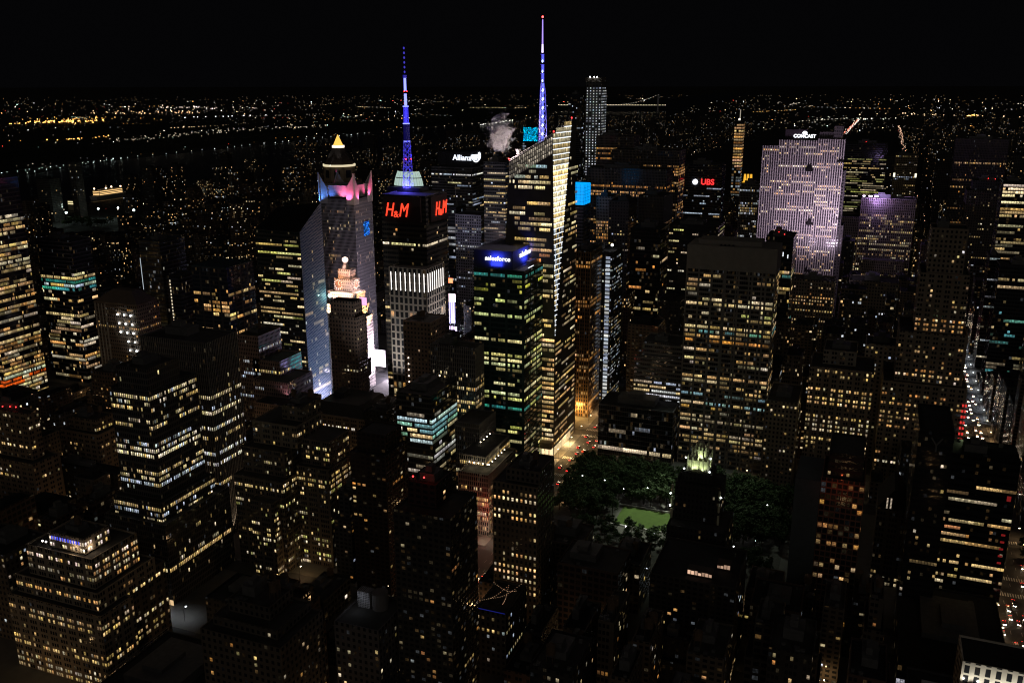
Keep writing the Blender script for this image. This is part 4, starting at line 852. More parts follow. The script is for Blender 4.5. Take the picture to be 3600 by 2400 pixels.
s = style('pair', d=.6, p=.3, pl=.3, pal=OFF+AMB[2:], wall=(.22, .16, .11), I=.9)
tower('masonry_block', 'brown block with red roof lamps and a few yellow rows at the left edge', [(-640, -592, 426, 450, 0, 52, s), (-646, -598, 432, 442, 52, 88, s)], red=3, cap=70)
tower('masonry_block', 'dim brown stepped block with a chimney left of the dark stepped tower', [(-618, -580, 476, 500, 0, 58, s), (-612, -585, 480, 498, 58, 68, style('pair', d=.8, p=.2, wall=(.2, .15, .1)))], tank=2, cap=50)
tower('black_block', 'long black unlit block with a few small bright windows at its corner', [(-637, -551, 462, 474, 0, 36, style('punch', d=.75, p=.25, pl=.15, wall=(.03, .03, .03), pal=OFF))], roofmat=ROOFD, cap=40)
s = style('punch', d=.55, p=.4, pl=.3, pal=AMB, wall=(.14, .1, .07), I=.8)
tower('brick_block', 'brown brick block with two columns of small orange windows', [(-693, -664, 581, 610, 0, 66, s)], cap=60)
s = style('rib', d=.75, p=.2, pl=.25, bay=2.0, fx=.5, pal=COOL+OFF[:1], wall=(.27, .2, .18))
st_ = tower('stepped_tower', 'narrow stepped tower with pinkish lit terraces left of the striped glass flank', [(-585, -562, 655, 690, 0, 92, s), (-570, -540, 655, 690, 0, 70, s), (-560, -522, 640, 680, 0, 56, s), (-545, -500, 620, 660, 0, 42, s)], cap=60, tank=1)
for (x, y, z) in ((-538, 648, 44), (-520, 640, 44), (-498, 625, 20)): lamp('pink_flood', 'SPOT', (x, y-4, z), 2200, (1, .5, .6), st_, .4, (x-12, y+10, z+22), 100)
s = style('punch', d=.6, p=.3, pl=.2, bay=3.2, pal=AMB+OFF, wall=(.12, .1, .08), I=1.1)
tower('masonry_block', 'black block with a few large warm windows along its top corner near the bottom', [(-325, -279, 286, 321, 0, 66, s, {15: (1, (1, .7, .3), 1.3), 14: (1, (1, .65, .25), 1.2)}), (-321, -284, 291, 319, 66, 71, style('punch', d=1, p=0, wall=(.1, .085, .07))), (-316, -292, 297, 316, 71, 78, style('punch', d=.9, p=.1, wall=(.1, .085, .07)))], tank=2, cap=60)
hall = tower('flat_roofed_hall', 'low black flat-roofed hall right of the stepped masonry office, edged by a pale railing', [(-396, -332, 268, 338, 0, 16, style('punch', d=.9, p=.1, wall=(.05, .05, .05)))], cap=10, roofmat=ROOFD, plant=1)
mb = MB()
for k in range(15): mb.bar((-31.6, -34+k*4.9, 15.5), (-31.6, -34+k*4.9, 18.5), .12)
for z in (17, 18.5): mb.bar((-31.6, -34, z), (-31.6, 34.6, z), .12)
mb.build('railing', STEEL, hall)
tkb = tower('blank_block', 'black blank walled block carrying a white water tank enclosure', [(-272, -247, 320, 350, 0, 62, style('punch', d=.97, p=.03, wall=(.12, .11, .11)))], plant=0, cap=8)
mb = MB(); mb.box(-9, -2, 2, 7, 61, 70); mb.build('tank_house', facade((.5, .5, .52), (.12, .12, .13), .74, .13, .87, dim=0), tkb); mb = MB(); mb.cyl((2.5, 5), 4.2, 4.2, 61, 70, 16); mb.build('water_tank', mat('tank_grey', (.16, .15, .15), .8), tkb)
lamp('roof_light', 'POINT', (-266, 332, 67), 160, (.85, .9, 1), tkb, .3)
g3 = tower('roof_bar_block', 'dark block with strings of tiny lights over its roof bar', [(-226, -208, 388, 420, 0, 40, style('punch', d=.45, p=.5, pl=.25, wall=(.1, .09, .08), pal=OFF+COOL))], plant=0, cap=50)
mb = MB()
for a, b in (((-7, -14), (2, 6)), ((2, 6), (6, -13)), ((-2, -10), (8, 10)), ((-7, 6), (8, 2))):
    for i in range(15): t = i/14; mb.ball((a[0]+(b[0]-a[0])*t, a[1]+(b[1]-a[1])*t, 44-2.2*math.sin(math.pi*t)), .1, 0, 5, 4)
mb.build('string_lights', glow((1, .6, .35), 1.6), g3); mb = MB(); mb.box(-8, 8.5, -16.1, -15.9, 40, 40.4); mb.build('blue_strip', glow((.05, .08, 1), .12), g3)
s = style('loft', bay=4.6, fh=5.5, d=1, p=0, wall=(.6, .56, .48), fx=.5, za=.06, zb=.86)
lf = tower('pilaster_block', 'cream pilastered building floodlit at the bottom right corner', [(18, 55, 424, 448, 0, 45, s)], plant=0, roofmat=ROOFD, cap=5)
for i in range(6): lamp('facade_flood', 'SPOT', (20+i*6.4, 420, 33), 2600, (1, .95, .82), lf, .4, (20+i*6.4, 424, 42), 110, .8)
lr = tower('studio_block', 'dark block with a white lit glass studio on its roof near the bottom right', [(-8, 12, 375, 405, 0, 48, style('punch', d=.9, p=.1, wall=(.05, .05, .05)))], plant=0, cap=10, roofmat=ROOFD)
mb = MB(); mb.box(-4.5, 5.5, -9, -2, 47, 53.6); mb.build('studio', mat('studio_wall', (.6, .6, .62), .6), lr)
for i in range(3):
    mb = MB(); mb.box(0, 3, 0, .1, 0, 2.5); mb.box(0, 3, 0, .1, 3.2, 5.6); mb.build('window', glow((.9, .95, 1), 1.5 if i == 1 else .5), lr, (-4.3+i*3.3, -9.15, 47.7))

# ------------------------------------------------------------------ towers further uptown
s = style('ribbon', d=.3, p=.5, pl=.3, pal=OFF+COOL, wall=(.1, .1, .11), I=.55, bay=2.2, fx=.85)
al = tower('office_tower', 'dark banded office tower with white logo letters on its rooftop box', [(-649, -584, 1197, 1240, 0, 200, s, {48: (2, (.95, .95, .88), 1.0), 47: (0, OFF[0], .1), 46: (0, OFF[0], .2)})], cap=70, plant=0)
mb = MB(); mb.box(-24, 28, -16, 18, 199.5, 222); mb.build('sign_box', mat('sign_black2', (.02, .02, .025), .6), al)
sign(al, 'Allianz', 'S', (-602, 1201.8, 213), 11, (.85, .9, 1), 2.0, bold=.08); sign(al, 'Allianz', 'E', (-587.6, 1212, 214), 9, (.85, .9, 1), 2.0, bold=.06)
for face in 'SE':
    mb = MB()
    for k in range(20):
        a0, a1 = k*math.pi/10, (k+1)*math.pi/10
        P = lambda a, r: (r*math.cos(a), -.2, r*math.sin(a)) if face == 'S' else (.2, r*math.cos(a), r*math.sin(a))
        mb.face([P(a0, 5.6), P(a1, 5.6), P(a1, 4.5), P(a0, 4.5)])
    for x in (-1.7, 0, 1.7): mb.bar((x if face == 'S' else .2, -.2 if face == 'S' else x, -3.4), (x if face == 'S' else .2, -.2 if face == 'S' else x, 3.4), .55)
    mb.build('emblem', glow((.85, .9, 1), 2.5), al, Vector((-580, 1201.7, 213) if face == 'S' else (-587.7, 1231, 214))-al.location)
s = style('ribbon', d=.3, p=.4, pl=.5, pal=OFF+COOL[:1], wall=(.1, .1, .1), I=.75, bay=2.4)
tower('office_tower', 'slim banded tower glimpsed between the logo tower and the crystal tower', [(-484, -456, 1006, 1040, 0, 226, s)], cap=60)
s = style('punch', d=.4, p=.5, pl=.35, pal=COOL+OFF[:1], wall=(.2, .2, .24), I=.55, bay=3.2, fx=.6)
tower('hotel_tower', 'grey-violet hotel tower with a thin lit line along its roof edge', [(-528, -493, 1017, 1050, 0, 160, s, {42: (2, (.8, .85, 1), .6)}), (-540, -528, 1020, 1050, 0, 168, style('curtain', d=.5, p=.4, pl=.3, pal=COOL))], cap=80, mast=26)
s = style('punch', d=.3, p=.5, pl=.8, pal=COOL, wall=(.1, .1, .1), bay=7, fx=.36, za=.3, zb=.7, I=1.0, fh=5.6)
cp = tower('unfinished_tower', 'tall unfinished tower strung with white work lights on every floor', [(-632, -598, 1900, 1940, 0, 318, s, fl(22, 53, 2, (.95, .97, 1), 1.1)), (-634, -600, 1903, 1937, 318, 327, style('punch', d=1, p=0))], cap=100, plant=0)
for x in (-9, 0, 6): mb = MB(); mb.ball((x, -19, 328), 1.2); mb.build('work_lamp', glow((.95, .97, 1), 7.0), cp)
tower('skyscraper', 'dark slender skyscraper standing just left of the unfinished tower', [(-668, -640, 1890, 1925, 0, 293, style('curtain', d=.8, p=.2, pl=.1, wall=(.06, .06, .07), pal=COOL))], cap=30)
s = style('curtain', d=.2, p=.5, pl=.3, pal=COOL, wall=(.1, .1, .14), bay=2.0, I=.5, top=14)
bl = tower('cube_topped_tower', 'slim tower topped by a glowing cyan-blue glass cube', [(-385, -367, 1035, 1062, 0, 176, s)], plant=0, cap=60)
mb = MB(); mb.box(-9.2, 9.2, -13.7, 13.7, 176, 200); mb.build('lit_cube', glow((.0, .36, 1), 1.15), bl)
for a in (0, 1):
    mb = MB()
    for z in (180, 184, 188, 192, 196): mb.box(-9.3, 9.3, -13.8, 13.8, z-.15, z+.15)
    for k_ in range(5): mb.box(-9.32+k_*4.66-.15, -9.32+k_*4.66+.15, -13.85, -13.6, 176, 200); mb.box(9.1, 9.32, -13.7+k_*6.85-.2, -13.7+k_*6.85+.2, 176, 200)
    if a == 0: mb.build('cube_frame', mat('cube_frame', (.02, .05, .12), .5), bl)
s = style('rib', bay=2.0, fx=.55, d=.55, p=.25, pl=.5, pal=AMB, wall=(.13, .11, .1), I=.75, top=4)
for nm, lab, bx in (('office_slab', 'broad brown ribbed slab with long amber rows, rearmost of the three avenue slabs', (-400, -303, 1275, 1320, 0, 225)), ('office_slab', 'wide dark ribbed slab with broken amber rows, middle of the three avenue slabs', (-405, -298, 1173, 1215, 0, 208))):
    t_ = tower(nm, lab, [(*bx, dict(s), fl(int(bx[5]/3.8)-9, int(bx[5]/3.8)-8, 2, (1, .68, .38), .8))], cap=80); fins(t_, bx[:4], 0, bx[5]-1, 4.0, .5, .7, FIND, 'S')
tower('office_slab', 'dark slab with one amber row left behind the ribbed avenue slabs', [(-455, -395, 1380, 1420, 0, 238, s, {58: (2, (1, .75, .4), .8), 55: (1, AMB[0], .7)})], cap=50)
s = style('ribbon', d=.4, p=.45, pl=.3, pal=OFF+COOL, wall=(.07, .07, .08), I=.55, bay=2.4, top=8)
ub = tower('bank_tower', 'dark bank tower with small red letters and a white emblem near its top', [(-334, -266, 1424, 1460, 0, 195, s)], cap=70)
sign(ub, 'UBS', 'S', (-287, 1423.4, 168), 12, (1, .03, .03), 2.2, bold=.2)
mb = MB()
for k in range(6): a = k*math.pi/6; mb.bar((-4.2*math.cos(a), 0, -4.2*math.sin(a)), (4.2*math.cos(a), 0, 4.2*math.sin(a)), .8)
mb.build('emblem', glow((.9, .92, 1), 2.4), ub, Vector((-306, 1423.3, 168))-ub.location)
s = style('curtain', d=0, p=0, pl=1, pal=AMB, wall=(.05, .05, .05), bay=4.4, fh=6.0, I=.7, fx=.9, za=.2, zb=.85)
sk = tower('slender_tower', 'pencil-thin tower lit orange in its upper half and pale blue below', [(-329, -311, 1965, 1985, 0, 240, s, {**{k: (2, (1, .5+.2*R.random(), .25), R.uniform(.25, 1.0)) for k in range(24, 40)}, **{k: (2, (.7, .85, .85), R.uniform(.1, .4)) for k in range(10, 24)}})], cap=60, plant=0)
mb = MB(); mb.ball((0, -9, 243), 1.6); mb.build('roof_lamp', glow((1, .95, .85), 5.0), sk); mb = MB(); mb.bar((0, 0, 240), (0, 0, 262), .9); mb.build('aerial', mat('aerial_lit', (.3, .3, .3), emit=(1, .9, .7), es=.3), sk)
s = style('rib', bay=2.2, fx=.6, d=.3, p=.45, pl=.5, pal=COOL[:2]+OFF, wall=(.16, .16, .16), I=.65)
oc = tower('office_tower', 'grey tower with white windows behind a small glowing orange roof crown', [(-233, -197, 1389, 1420, 0, 172, s)], cap=70)
mb = MB(); mb.prism([(-17, -3, 172), (-1, -3, 172), (-1, 5, 172), (-17, 5, 172)], [(-14, -1, 175), (-4, -1, 175), (-4, 3, 175), (-14, 3, 175)])
for x in (-13.5, -9, -4.5): mb.prism([(x-1.8, -1, 174), (x+1.8, -1, 174), (x+1.8, 3, 174), (x-1.8, 3, 174)], [(x-1.3, 0, 184), (x+1.3, 0, 184), (x+1.3, 2, 184), (x-1.3, 2, 184)])
mb.build('roof_crown', glow((1, .5, .04), 1.0), oc)
sc_ = tower('screen_tower', 'far tower topped by a rooftop screen of cyan streaks', [(-619, -591, 1492, 1530, 0, 221, style('curtain', d=.7, p=.3, pl=.2, pal=COOL))], cap=20, plant=0)
mb = MB(); mb.box(-13, 13, -19.4, -18.4, 220, 243); mb.build('led_screen', facade((.0, .1, .25), (0, .2, .4), .75, .02, .98, lit=.75, pal=((0, .5, 1), (0, .75, 1), (0, .35, 1)), litk=2.0), sc_)

# floodlit mauve limestone slab
LIM = (.08, .068, .075)
s = style('rib', bay=2.75, fh=3.75, fx=.46, za=.2, zb=.7, d=.25, p=.6, pl=.27, pal=OFF+WARM[:2], wall=LIM, glass=(.015, .015, .02), I=1.5, dim=.1)
sn = dict(s); sn['d'] = .95; sn['p'] = .05
lm = tower('limestone_slab', 'tall thin limestone slab floodlit mauve with white company letters on its roof', [(-157, -112, 1150, 1182, 0, 250, s), (-176, -157, 1150.6, 1180, 0, 243, s), (-112, -83, 1147, 1186, 0, 252, s), (-112, -90, 1150, 1184, 252, 260, sn), (-96, -86, 1148, 1180, 252, 267, sn), (-83, -79, 1150, 1184, 0, 216, sn), (-79, -76, 1152, 1184, 0, 150, sn)], cap=100, plant=0, faces='S')
LM = mat('limestone_pier', (.5, .45, .46), .85, noise=.2, scale=.1)
for bx, h in (((-157, -112, 1150, 1182), 250), ((-176, -157, 1150.6, 1180), 243), ((-112, -83, 1147, 1186), 252)): fins(lm, bx, 0, h, 2.75, .9, .95, LM, 'S', 'limestone_pier')
mb = MB(); mb.box(-6, 18, 0, 14, 250, 262); mb.build('sign_box', mat('sign_black3', (.03, .02, .03), .7), lm, (-11, -13, 0))
sign(lm, 'COMCAST', 'S', (-129, 1152.4, 254.5), 5.4, (.9, .93, 1), 2.4, bold=.14)
mb = MB()
for k in range(6):
    a0, a1 = math.pi*k/6+.05, math.pi*(k+1)/6-.05
    mb.prism([(0, 0, 0), (4.6*math.cos(a0), 0, 4.6*math.sin(a0)), (5.2*math.cos((a0+a1)/2), 0, 5.2*math.sin((a0+a1)/2)), (4.6*math.cos(a1), 0, 4.6*math.sin(a1))], [(0, .3, 0), (4.6*math.cos(a0), .3, 4.6*math.sin(a0)), (5.2*math.cos((a0+a1)/2), .3, 5.2*math.sin((a0+a1)/2)), (4.6*math.cos(a1), .3, 4.6*math.sin(a1))])
mb.build('emblem', glow((.92, .93, 1), 2.6), lm, Vector((-129, 1152.2, 257.4))-lm.location).scale = (.62, 1, .62)
PUR = (.96, .76, 1)
for (x, y, z, tx, ty, tz, e, cone, c) in [(-88, 1044, 112, -88, 1150, 185, 440000, 80, PUR), (-116, 1044, 112, -116, 1150, 195, 190000, 90, PUR), (-152, 1030, 60, -150, 1150, 200, 400000, 70, PUR), (-95, 1046, 112, -95, 1150, 105, 80000, 110, PUR), (-50, 1100, 110, -84, 1148, 190, 300000, 50, (.95, .8, 1)), (-40, 1150, 90, -79, 1165, 190, 90000, 80, PUR)]:
    lamp('mauve_flood', 'SPOT', (x, y, z), e, c, lm, 1.0, (tx, ty, tz), cone, 1.0)
mb = MB()
for (x, z, w_) in ((-121, 214, 9), (-86, 226, 8), (-115, 150, 9), (-112, 92, 10), (-82, 158, 4)):
    mb.prism([(x-w_/2+135, -21, z), (x+w_/2+135, -21, z), (x+w_/2+135, -18, z), (x-w_/2+135, -18, z)], [(x-w_/4+135, -20, z+3), (x+w_/4+135, -20, z+3), (x+w_/4+135, -18, z+7), (x-w_/4+135, -18, z+7)])
mb.build('dark_netting', mat('netting', (.012, .01, .012), 1.0), lm, (0, 0, 0))
s = style('punch', d=.4, p=.4, pl=.4, pal=WARM+OFF, wall=(.22, .18, .15), I=.7, bay=2.9)
tower('stone_block', 'dark stone block standing in front of the foot of the floodlit mauve slab', [(-123, -75, 1009, 1040, 0, 110, s, {22: (2, WARM[0], .6)})], cap=70)
vw = tower('office_tower', 'black tower with white vertical roof lights and red lamps in front of the mauve slab', [(-139, -113, 901, 940, 0, 172, style('curtain', d=.4, p=.4, pl=.3, pal=OFF+TEAL[:1], wall=(.03, .03, .03), top=7))], cap=60, red=2)
for i in range(5): mb = MB(); mb.box(0, .8, 0, .15, 0, 6-i*.6); mb.build('light_tube', glow((.9, .95, 1), 1.3), vw, (-10+i*4.6, -19.8, 158-i*1.6))
s = style('ribbon', d=.35, p=.45, pl=.5, pal=OFF+GRN[:1], wall=(.07, .065, .065), I=.6, bay=2.6, top=6)
tower('office_tower', 'dark banded office tower right of the mauve slab with a red lamp on its roof', [(-102, -31, 1784, 1820, 0, 210, s)], cap=70, red=1)
s = style('punch', d=.6, p=.35, pl=.25, pal=OFF+COOL, wall=(.2, .16, .12), I=.6, bay=3.0)
up = tower('limestone_tower', 'brown tower with two small white uplights at its shoulders', [(-16, 22, 1810, 1850, 0, 190, s)], cap=50)
for x in (-18, 18): mb = MB(); mb.box(x-1.6, x+1.6, -20.6, -20.1, 150, 157); mb.build('uplight', glow((1, .97, .75), 1.4), up)
s = style('rib', bay=2.6, fx=.5, d=.25, p=.5, pl=.4, pal=OFF+AMB[2:], wall=(.3, .25, .24), I=.75, top=5)
ib = tower('stone_slab', 'ribbed stone slab with three mauve floodlights glowing on its roof edge', [(-61, 11, 1405, 1440, 0, 156, s), (-95, -62, 1400, 1440, 0, 128, s), (-52, 4, 1385, 1405, 0, 70, s)], cap=100); fins(ib, (-61, 11, 1405, 1440), 0, 155, 2.6, .5, .9, mat('stone_pier', (.3, .25, .24), .85), 'S')
for x, w_ in ((-34, 2), (-26, 5), (-18, 5)): mb = MB(); mb.ball((x, -18, 158.5), 1.4, 0, 10, 6, .8); mb.ball((x+w_/2, -18, 158.5), 1.4, 0, 10, 6, .8); mb.build('mauve_lamp', glow((.9, .7, 1), 5.0), ib)
lamp('roof_wash', 'POINT', (-40, 1399, 160), 60000, (.6, .4, 1), ib, 1.0)
s = style('rib', bay=2.2, fx=.5, d=.75, p=.2, pl=.4, pal=AMB, wall=(.07, .06, .06), I=.6, top=8)
tower('office_tower', 'wide black ribbed tower with a single amber row at the far right skyline', [(67, 143, 1626, 1660, 0, 230, s, {50: (2, (1, .6, .25), .6), 49: (0, AMB[0], .2)})], cap=60)
s = style('curtain', bay=2.8, d=.15, p=.5, pl=.6, pal=OFF+AMB[2:], wall=(.07, .06, .055), I=.85)
tower('office_tower', 'tower cut by the right edge of the photo with bright cream floors at its top', [(101, 140, 1253, 1290, 0, 200, s, fl(45, 47, 2, (1, .88, .65), 1.1))], cap=100)
s = style('punch', d=.5, p=.4, pl=.2, pal=OFF, wall=(.08, .07, .06), I=.7)
tower('domed_tower', 'black round-shouldered tower with a faint ring of red lamps', [(76, 128, 1420, 1460, 0, 170, s), (82, 122, 1424, 1456, 170, 184, style('punch', d=1, p=0, wall=(.05, .05, .05)))], red=3, cap=50)
s = style('curtain', bay=2.6, d=.5, p=.4, pl=.3, pal=OFF+TEAL, wall=(.04, .045, .05), I=.5)
tower('office_tower', 'dim glass tower with grey-green window strips right of the bright avenue', [(88, 128, 1072, 1110, 0, 128, s)], cap=80)
tower('office_tower', 'dark tower with scattered strips beside the avenue, left of the grey-green glass tower', [(82, 92, 1114, 1150, 0, 130, style('ribbon', d=.5, p=.4, pl=.25, pal=OFF+COOL, wall=(.06, .06, .06), I=.6))], cap=60)
tower('stone_block', 'pale beige stone flank beside the lower avenue at the right edge', [(81, 110, 736, 770, 0, 88, style('punch', d=.7, p=.3, pl=.15, wall=(.42, .36, .26), pal=OFF))], cap=30)
tower('office_tower', 'dark stone tower between the mauve slab and the bright avenue, dotted with warm windows', [(-62, -9, 1084, 1120, 0, 98, style('punch', d=.5, p=.4, pl=.25, wall=(.14, .12, .1), pal=OFF+COOL))], cap=60)
# ------------------------------------------------------------------ trees of the park
LEAF = mat('leaves', (.036, .062, .02), .75, noise=.5, scale=.9); BARK = mat('bark', (.07, .055, .04), .95)
rt = random.Random(21)
def tree_meshes(k):
    r = random.Random(100+k); h = r.uniform(13, 17); mb = MB(); mb.cyl((0, 0), .34, .24, 0, h*.38, 8)
    tips = []
    for i in range(7):
        a = i*.9+r.random()*.6; q = (math.cos(a)*r.uniform(1.6, 3.2), math.sin(a)*r.uniform(1.6, 3.2), h*r.uniform(.52, .8)); mb.bar((0, 0, h*.34), q, .11); tips.append(q)
    trunk = mb.mesh('trunk', [BARK]); mb = MB(); clumps = tips+[(0, 0, h*.86)]
    for i in range(20): a = r.uniform(0, 6.28); d = r.uniform(1.0, 5.4); clumps.append((d*math.cos(a), d*math.sin(a), h*r.uniform(.45, .95)-d*.25))
    for c in clumps:
        R0 = r.uniform(1.2, 2.2)
        for i in range(58):
            v = Vector((r.gauss(0, 1), r.gauss(0, 1), r.gauss(0, .75))); v.normalize(); v = v*R0*r.uniform(.55, 1.1); p = Vector(c)+v
            n = (v.normalized()+Vector((r.uniform(-.7, .7), r.uniform(-.7, .7), r.uniform(-.2, .9)))).normalized(); u = n.orthogonal().normalized(); w = n.cross(u); s = r.uniform(.3, .68)
            mb.face([p-u*s, p+w*s*.6, p+u*s, p-w*s*.6])
    return trunk, mb.mesh('crown', [LEAF])
TM = [tree_meshes(k) for k in range(6)]
spots = []
for yy, n, xa, xb in ((628, 20, -248, -90), (635.5, 20, -244, -86), (643, 20, -248, -86), (650.5, 20, -246, -84), (658, 19, -244, -82), (665, 19, -248, -84), (671, 18, -246, -84), (579, 17, -226, -130), (571, 19, -246, -98), (563, 19, -242, -94), (554, 16, -246, -92), (604, 3, -247, -231), (613, 3, -247, -232), (594, 3, -247, -231), (621, 3, -247, -231)):
    for i in range(n): spots.append((xa+(xb-xa)*i/max(1, n-1)+rt.uniform(-2, 2), yy+rt.uniform(-2, 2)))
for i in range(24): spots.append((rt.uniform(-134, -92), rt.uniform(585, 622)))
for i in range(16): spots.append((rt.uniform(-234, -205), rt.uniform(587, 622)))
for i in range(26): spots.append((rt.uniform(-100, -76), rt.uniform(540, 640)))
for (x, y) in spots:
    row = 'north of' if y > 622 else ('south of' if y < 583 else ('east of' if x > -136 else 'west of'))
    t_ = root('plane_tree', (x, y, .3), 'leafy plane tree in the dim grove '+{'north of': 'beyond the lawn, towards the big gridded slab', 'south of': 'on the near side of the lawn', 'east of': 'behind and right of the gothic tower', 'west of': 'between the lawn and the taxi-filled avenue'}[row], 'tree', 'park trees '+row+' the lawn')
    k = rt.randrange(6); a = rt.uniform(0, 6.28); sc = rt.uniform(.85, 1.15)*(.6 if y < 583 else (1.2 if y > 640 else 1))
    for nm, me in (('trunk', TM[k][0]), ('crown', TM[k][1])): o = link(nm, me, t_, (0, 0, 0), a); o.scale = (sc, sc, sc*rt.uniform(.9, 1.1))
for (x, y) in ((50, 880), (49, 893), (51, 870), (48, 905), (76, 640), (77, 655), (76, 625)):
    t_ = root('street_tree', (x, y, .3), 'small street tree lit green on the pavement of the bright avenue', 'tree', 'trees along the bright avenue'); k = rt.randrange(6)
    for nm, me in (('trunk', TM[k][0]), ('crown', TM[k][1])): o = link(nm, me, t_, (0, 0, 0), rt.uniform(0, 6)); o.scale = (.6, .6, .6)
# park lamps
plm = MB(); plm.cyl((0, 0), .12, .08, 0, 4.2, 6); plm = plm.mesh('post', [DARKM]); plg = MB(); plg.ball((0, 0, 4.7), .42, 0, 8, 6); PLG = plg.mesh('globe', [glow((.95, .93, 1), 8.0)])
pl_spots = [(-221, 630, 1), (-208, 640, 0), (-196, 648, 1), (-186, 628, 1), (-178, 645, 0), (-171, 631, 1), (-163, 652, 0), (-158, 627, 1), (-150, 641, 0), (-232, 646, 0), (-240, 632, 1), (-226, 655, 0), (-142, 630, 1), (-125, 634, 0), (-117, 622, 1), (-110, 640, 0), (-103, 617, 0), (-96, 631, 1), (-120, 604, 0), (-108, 598, 0), (-99, 590, 0), (-112, 576, 0), (-128, 590, 1), (-168, 574, 0), (-190, 578, 0), (-236, 606, 0), (-90, 650, 1), (-130, 652, 0), (-115, 655, 1)]
for (x, y, l) in pl_spots:
    o = root('park_lamp', (x, y, .3), 'white globe lamp glinting among the park trees', 'lamp', 'globe lamps in the park'); link('post', plm, o); link('globe', PLG, o, (0, 0, 9.5 if l else 0))
    if l: lamp('lamp_light', 'POINT', (x, y-.8, 5.2), 110, (.95, .95, 1), o, .4)
for (x, y, c, e) in ((-133, 668, (1, .55, .25), 1600), (-122, 671, (1, .6, .35), 1600), (-176, 661, (1, .5, .2), 500), (-108, 672, (1, .65, .4), 1200)):
    o = root('cafe_stall', (x, y, .22), {-133: 'warm lit cafe kiosk at the foot of the gridded slab behind the trees', -122: 'second warm kiosk just right of it, brightest behind the trees', -176: 'small orange lit stall glimpsed between park trees', -108: 'peach lit kiosk at the right end of the grove'}[x], 'kiosk')
    mb = MB(); mb.box(-3, 3, -1.6, 1.6, 0, .9); mb.box(-3, 3, 1.3, 1.6, .9, 3); mb.prism([(-3.4, -2.2, 3), (3.4, -2.2, 3), (3.4, 2, 3), (-3.4, 2, 3)], [(-2.6, -.4, 4.2), (2.6, -.4, 4.2), (2.6, .4, 4.2), (-2.6, .4, 4.2)]); mb.build('body', mat('kiosk_paint', (.3, .2, .13), .7), o)
    mb = MB(); mb.box(-2.8, 2.8, 1.15, 1.28, 1, 2.9); mb.build('lit_back', glow(c, 3.0), o); lamp('kiosk_light', 'POINT', (x, y-2, 2.6), e, c, o, .4)
# park floodlights stand on the office roofs north of the park
fr = root('floodlight_bank', (-150, 720.6, 190.6), 'bank of floodlights on the roof edge of the big gridded slab, facing the lawn', 'floodlight')
mb = MB(); mb.box(-6, 6, 0, .6, 0, .4); 
for i in range(4): mb.box(-5.5+i*3.2, -4+i*3.2, -.3, .5, .5, 1.6)
mb.build('rack', DARKM, fr)
lamp('lawn_flood', 'SPOT', (-150, 713, 193.5), 1700000, (.9, 1, .78), fr, .6, (-170, 603.5, 0), 19, .4)
lamp('grove_flood', 'SPOT', (-147, 710, 193.5), 420000, (.85, 1, .8), fr, .6, (-165, 632, 8), 60, .8)

# ------------------------------------------------------------------ street lamps and cars
pole = MB(); pole.bar((0, 0, 0), (0, 0, 8.6), .1, 0, 6); pole.bar((0, 0, 8.6), (1.8, 0, 9.1), .07, 0, 5); pole = pole.mesh('pole', [DARKM]); hd = MB(); hd.box(1.5, 2.5, -.25, .25, 8.9, 9.15); HEADW = hd.mesh('lamp_head', [glow((1, .78, .5), 9.0)]); HEADC = hd.mesh('lamp_head', [glow((.88, .94, 1), 9.0)])
def street_lamp(x, y, rz, cold, e, lab, grp):
    o = root('street_lamp', (x, y, .22), lab, 'street lamp', grp); o.rotation_euler = (0, 0, rz); link('pole', pole, o); link('lamp_head', HEADC if cold else HEADW, o)
    d = Vector((2*math.cos(rz), 2*math.sin(rz), 0)); l = lamp('lamp_light', 'POINT' if 'canyon' in lab else 'SPOT', (0, 0, 0), e*(1 if 'canyon' in lab else 1.6), (.85, .92, 1) if cold else (1, .6, .26), None, .35, None, 138, .4); l.parent = o; l.location = (2, 0, 8.4)
for y in range(600, 900, 30):
    for sd_ in (-1, 1):
        if 655 < y < 700: continue
        street_lamp(-265+sd_*14.5, y+(15 if sd_ > 0 else 0), math.pi if sd_ > 0 else 0, False, 2600, 'street lamp on the taxi-filled avenue beside the dark glass block', 'lamps along the taxi avenue')
for x in (-300, -288, -240, -215): street_lamp(x, 660.5, math.pi/2, False, 1500, 'street lamp at the wide crossing below the crystal tower', 'lamps at the wide crossing'); street_lamp(x+8, 691.5, -math.pi/2, False, 2600, 'street lamp at the wide crossing below the crystal tower', 'lamps at the wide crossing')
lamp('canopy_light', 'AREA', (-297, 692, 7.5), 3500, (1, .66, .28), boa, 10, (-297, 691, 0)); lamp('canopy_light', 'AREA', (-281.5, 725, 7.5), 9000, (1, .68, .3), boa, 8, (-281, 725, 0)); lamp('canopy_light', 'AREA', (-277, 700, 9), 4000, (1, .6, .2), boa, 6, (-274, 700, 0))
for k in range(11):
    mb = MB(); mb.box(0, .12, 0, 3.4, 0, 6.5); mb.build('lobby_window', glow((1, .72, .36), .75), boa, (21.3, -29+k*4.2, .3))
for k in range(6):
    mb = MB(); mb.box(0, 3.4, 0, .12, 0, 6.5); mb.build('lobby_window', glow((1, .74, .42), 1.2), boa, (21-3.8-k*4.2, -30.3, .3))
for y in list(range(500, 660, 26))+list(range(760, 1240, 32)):
    for sd_ in (-1, 1): street_lamp(63+sd_*14.5, y+(13 if sd_ > 0 else 0), math.pi if sd_ > 0 else 0, y > 900, 2200 if y > 700 else 900, 'street lamp on the car-filled bright avenue, '+('far stretch' if y > 700 else 'near stretch at lower right'), 'lamps along the bright avenue '+('far' if y > 700 else 'near'))
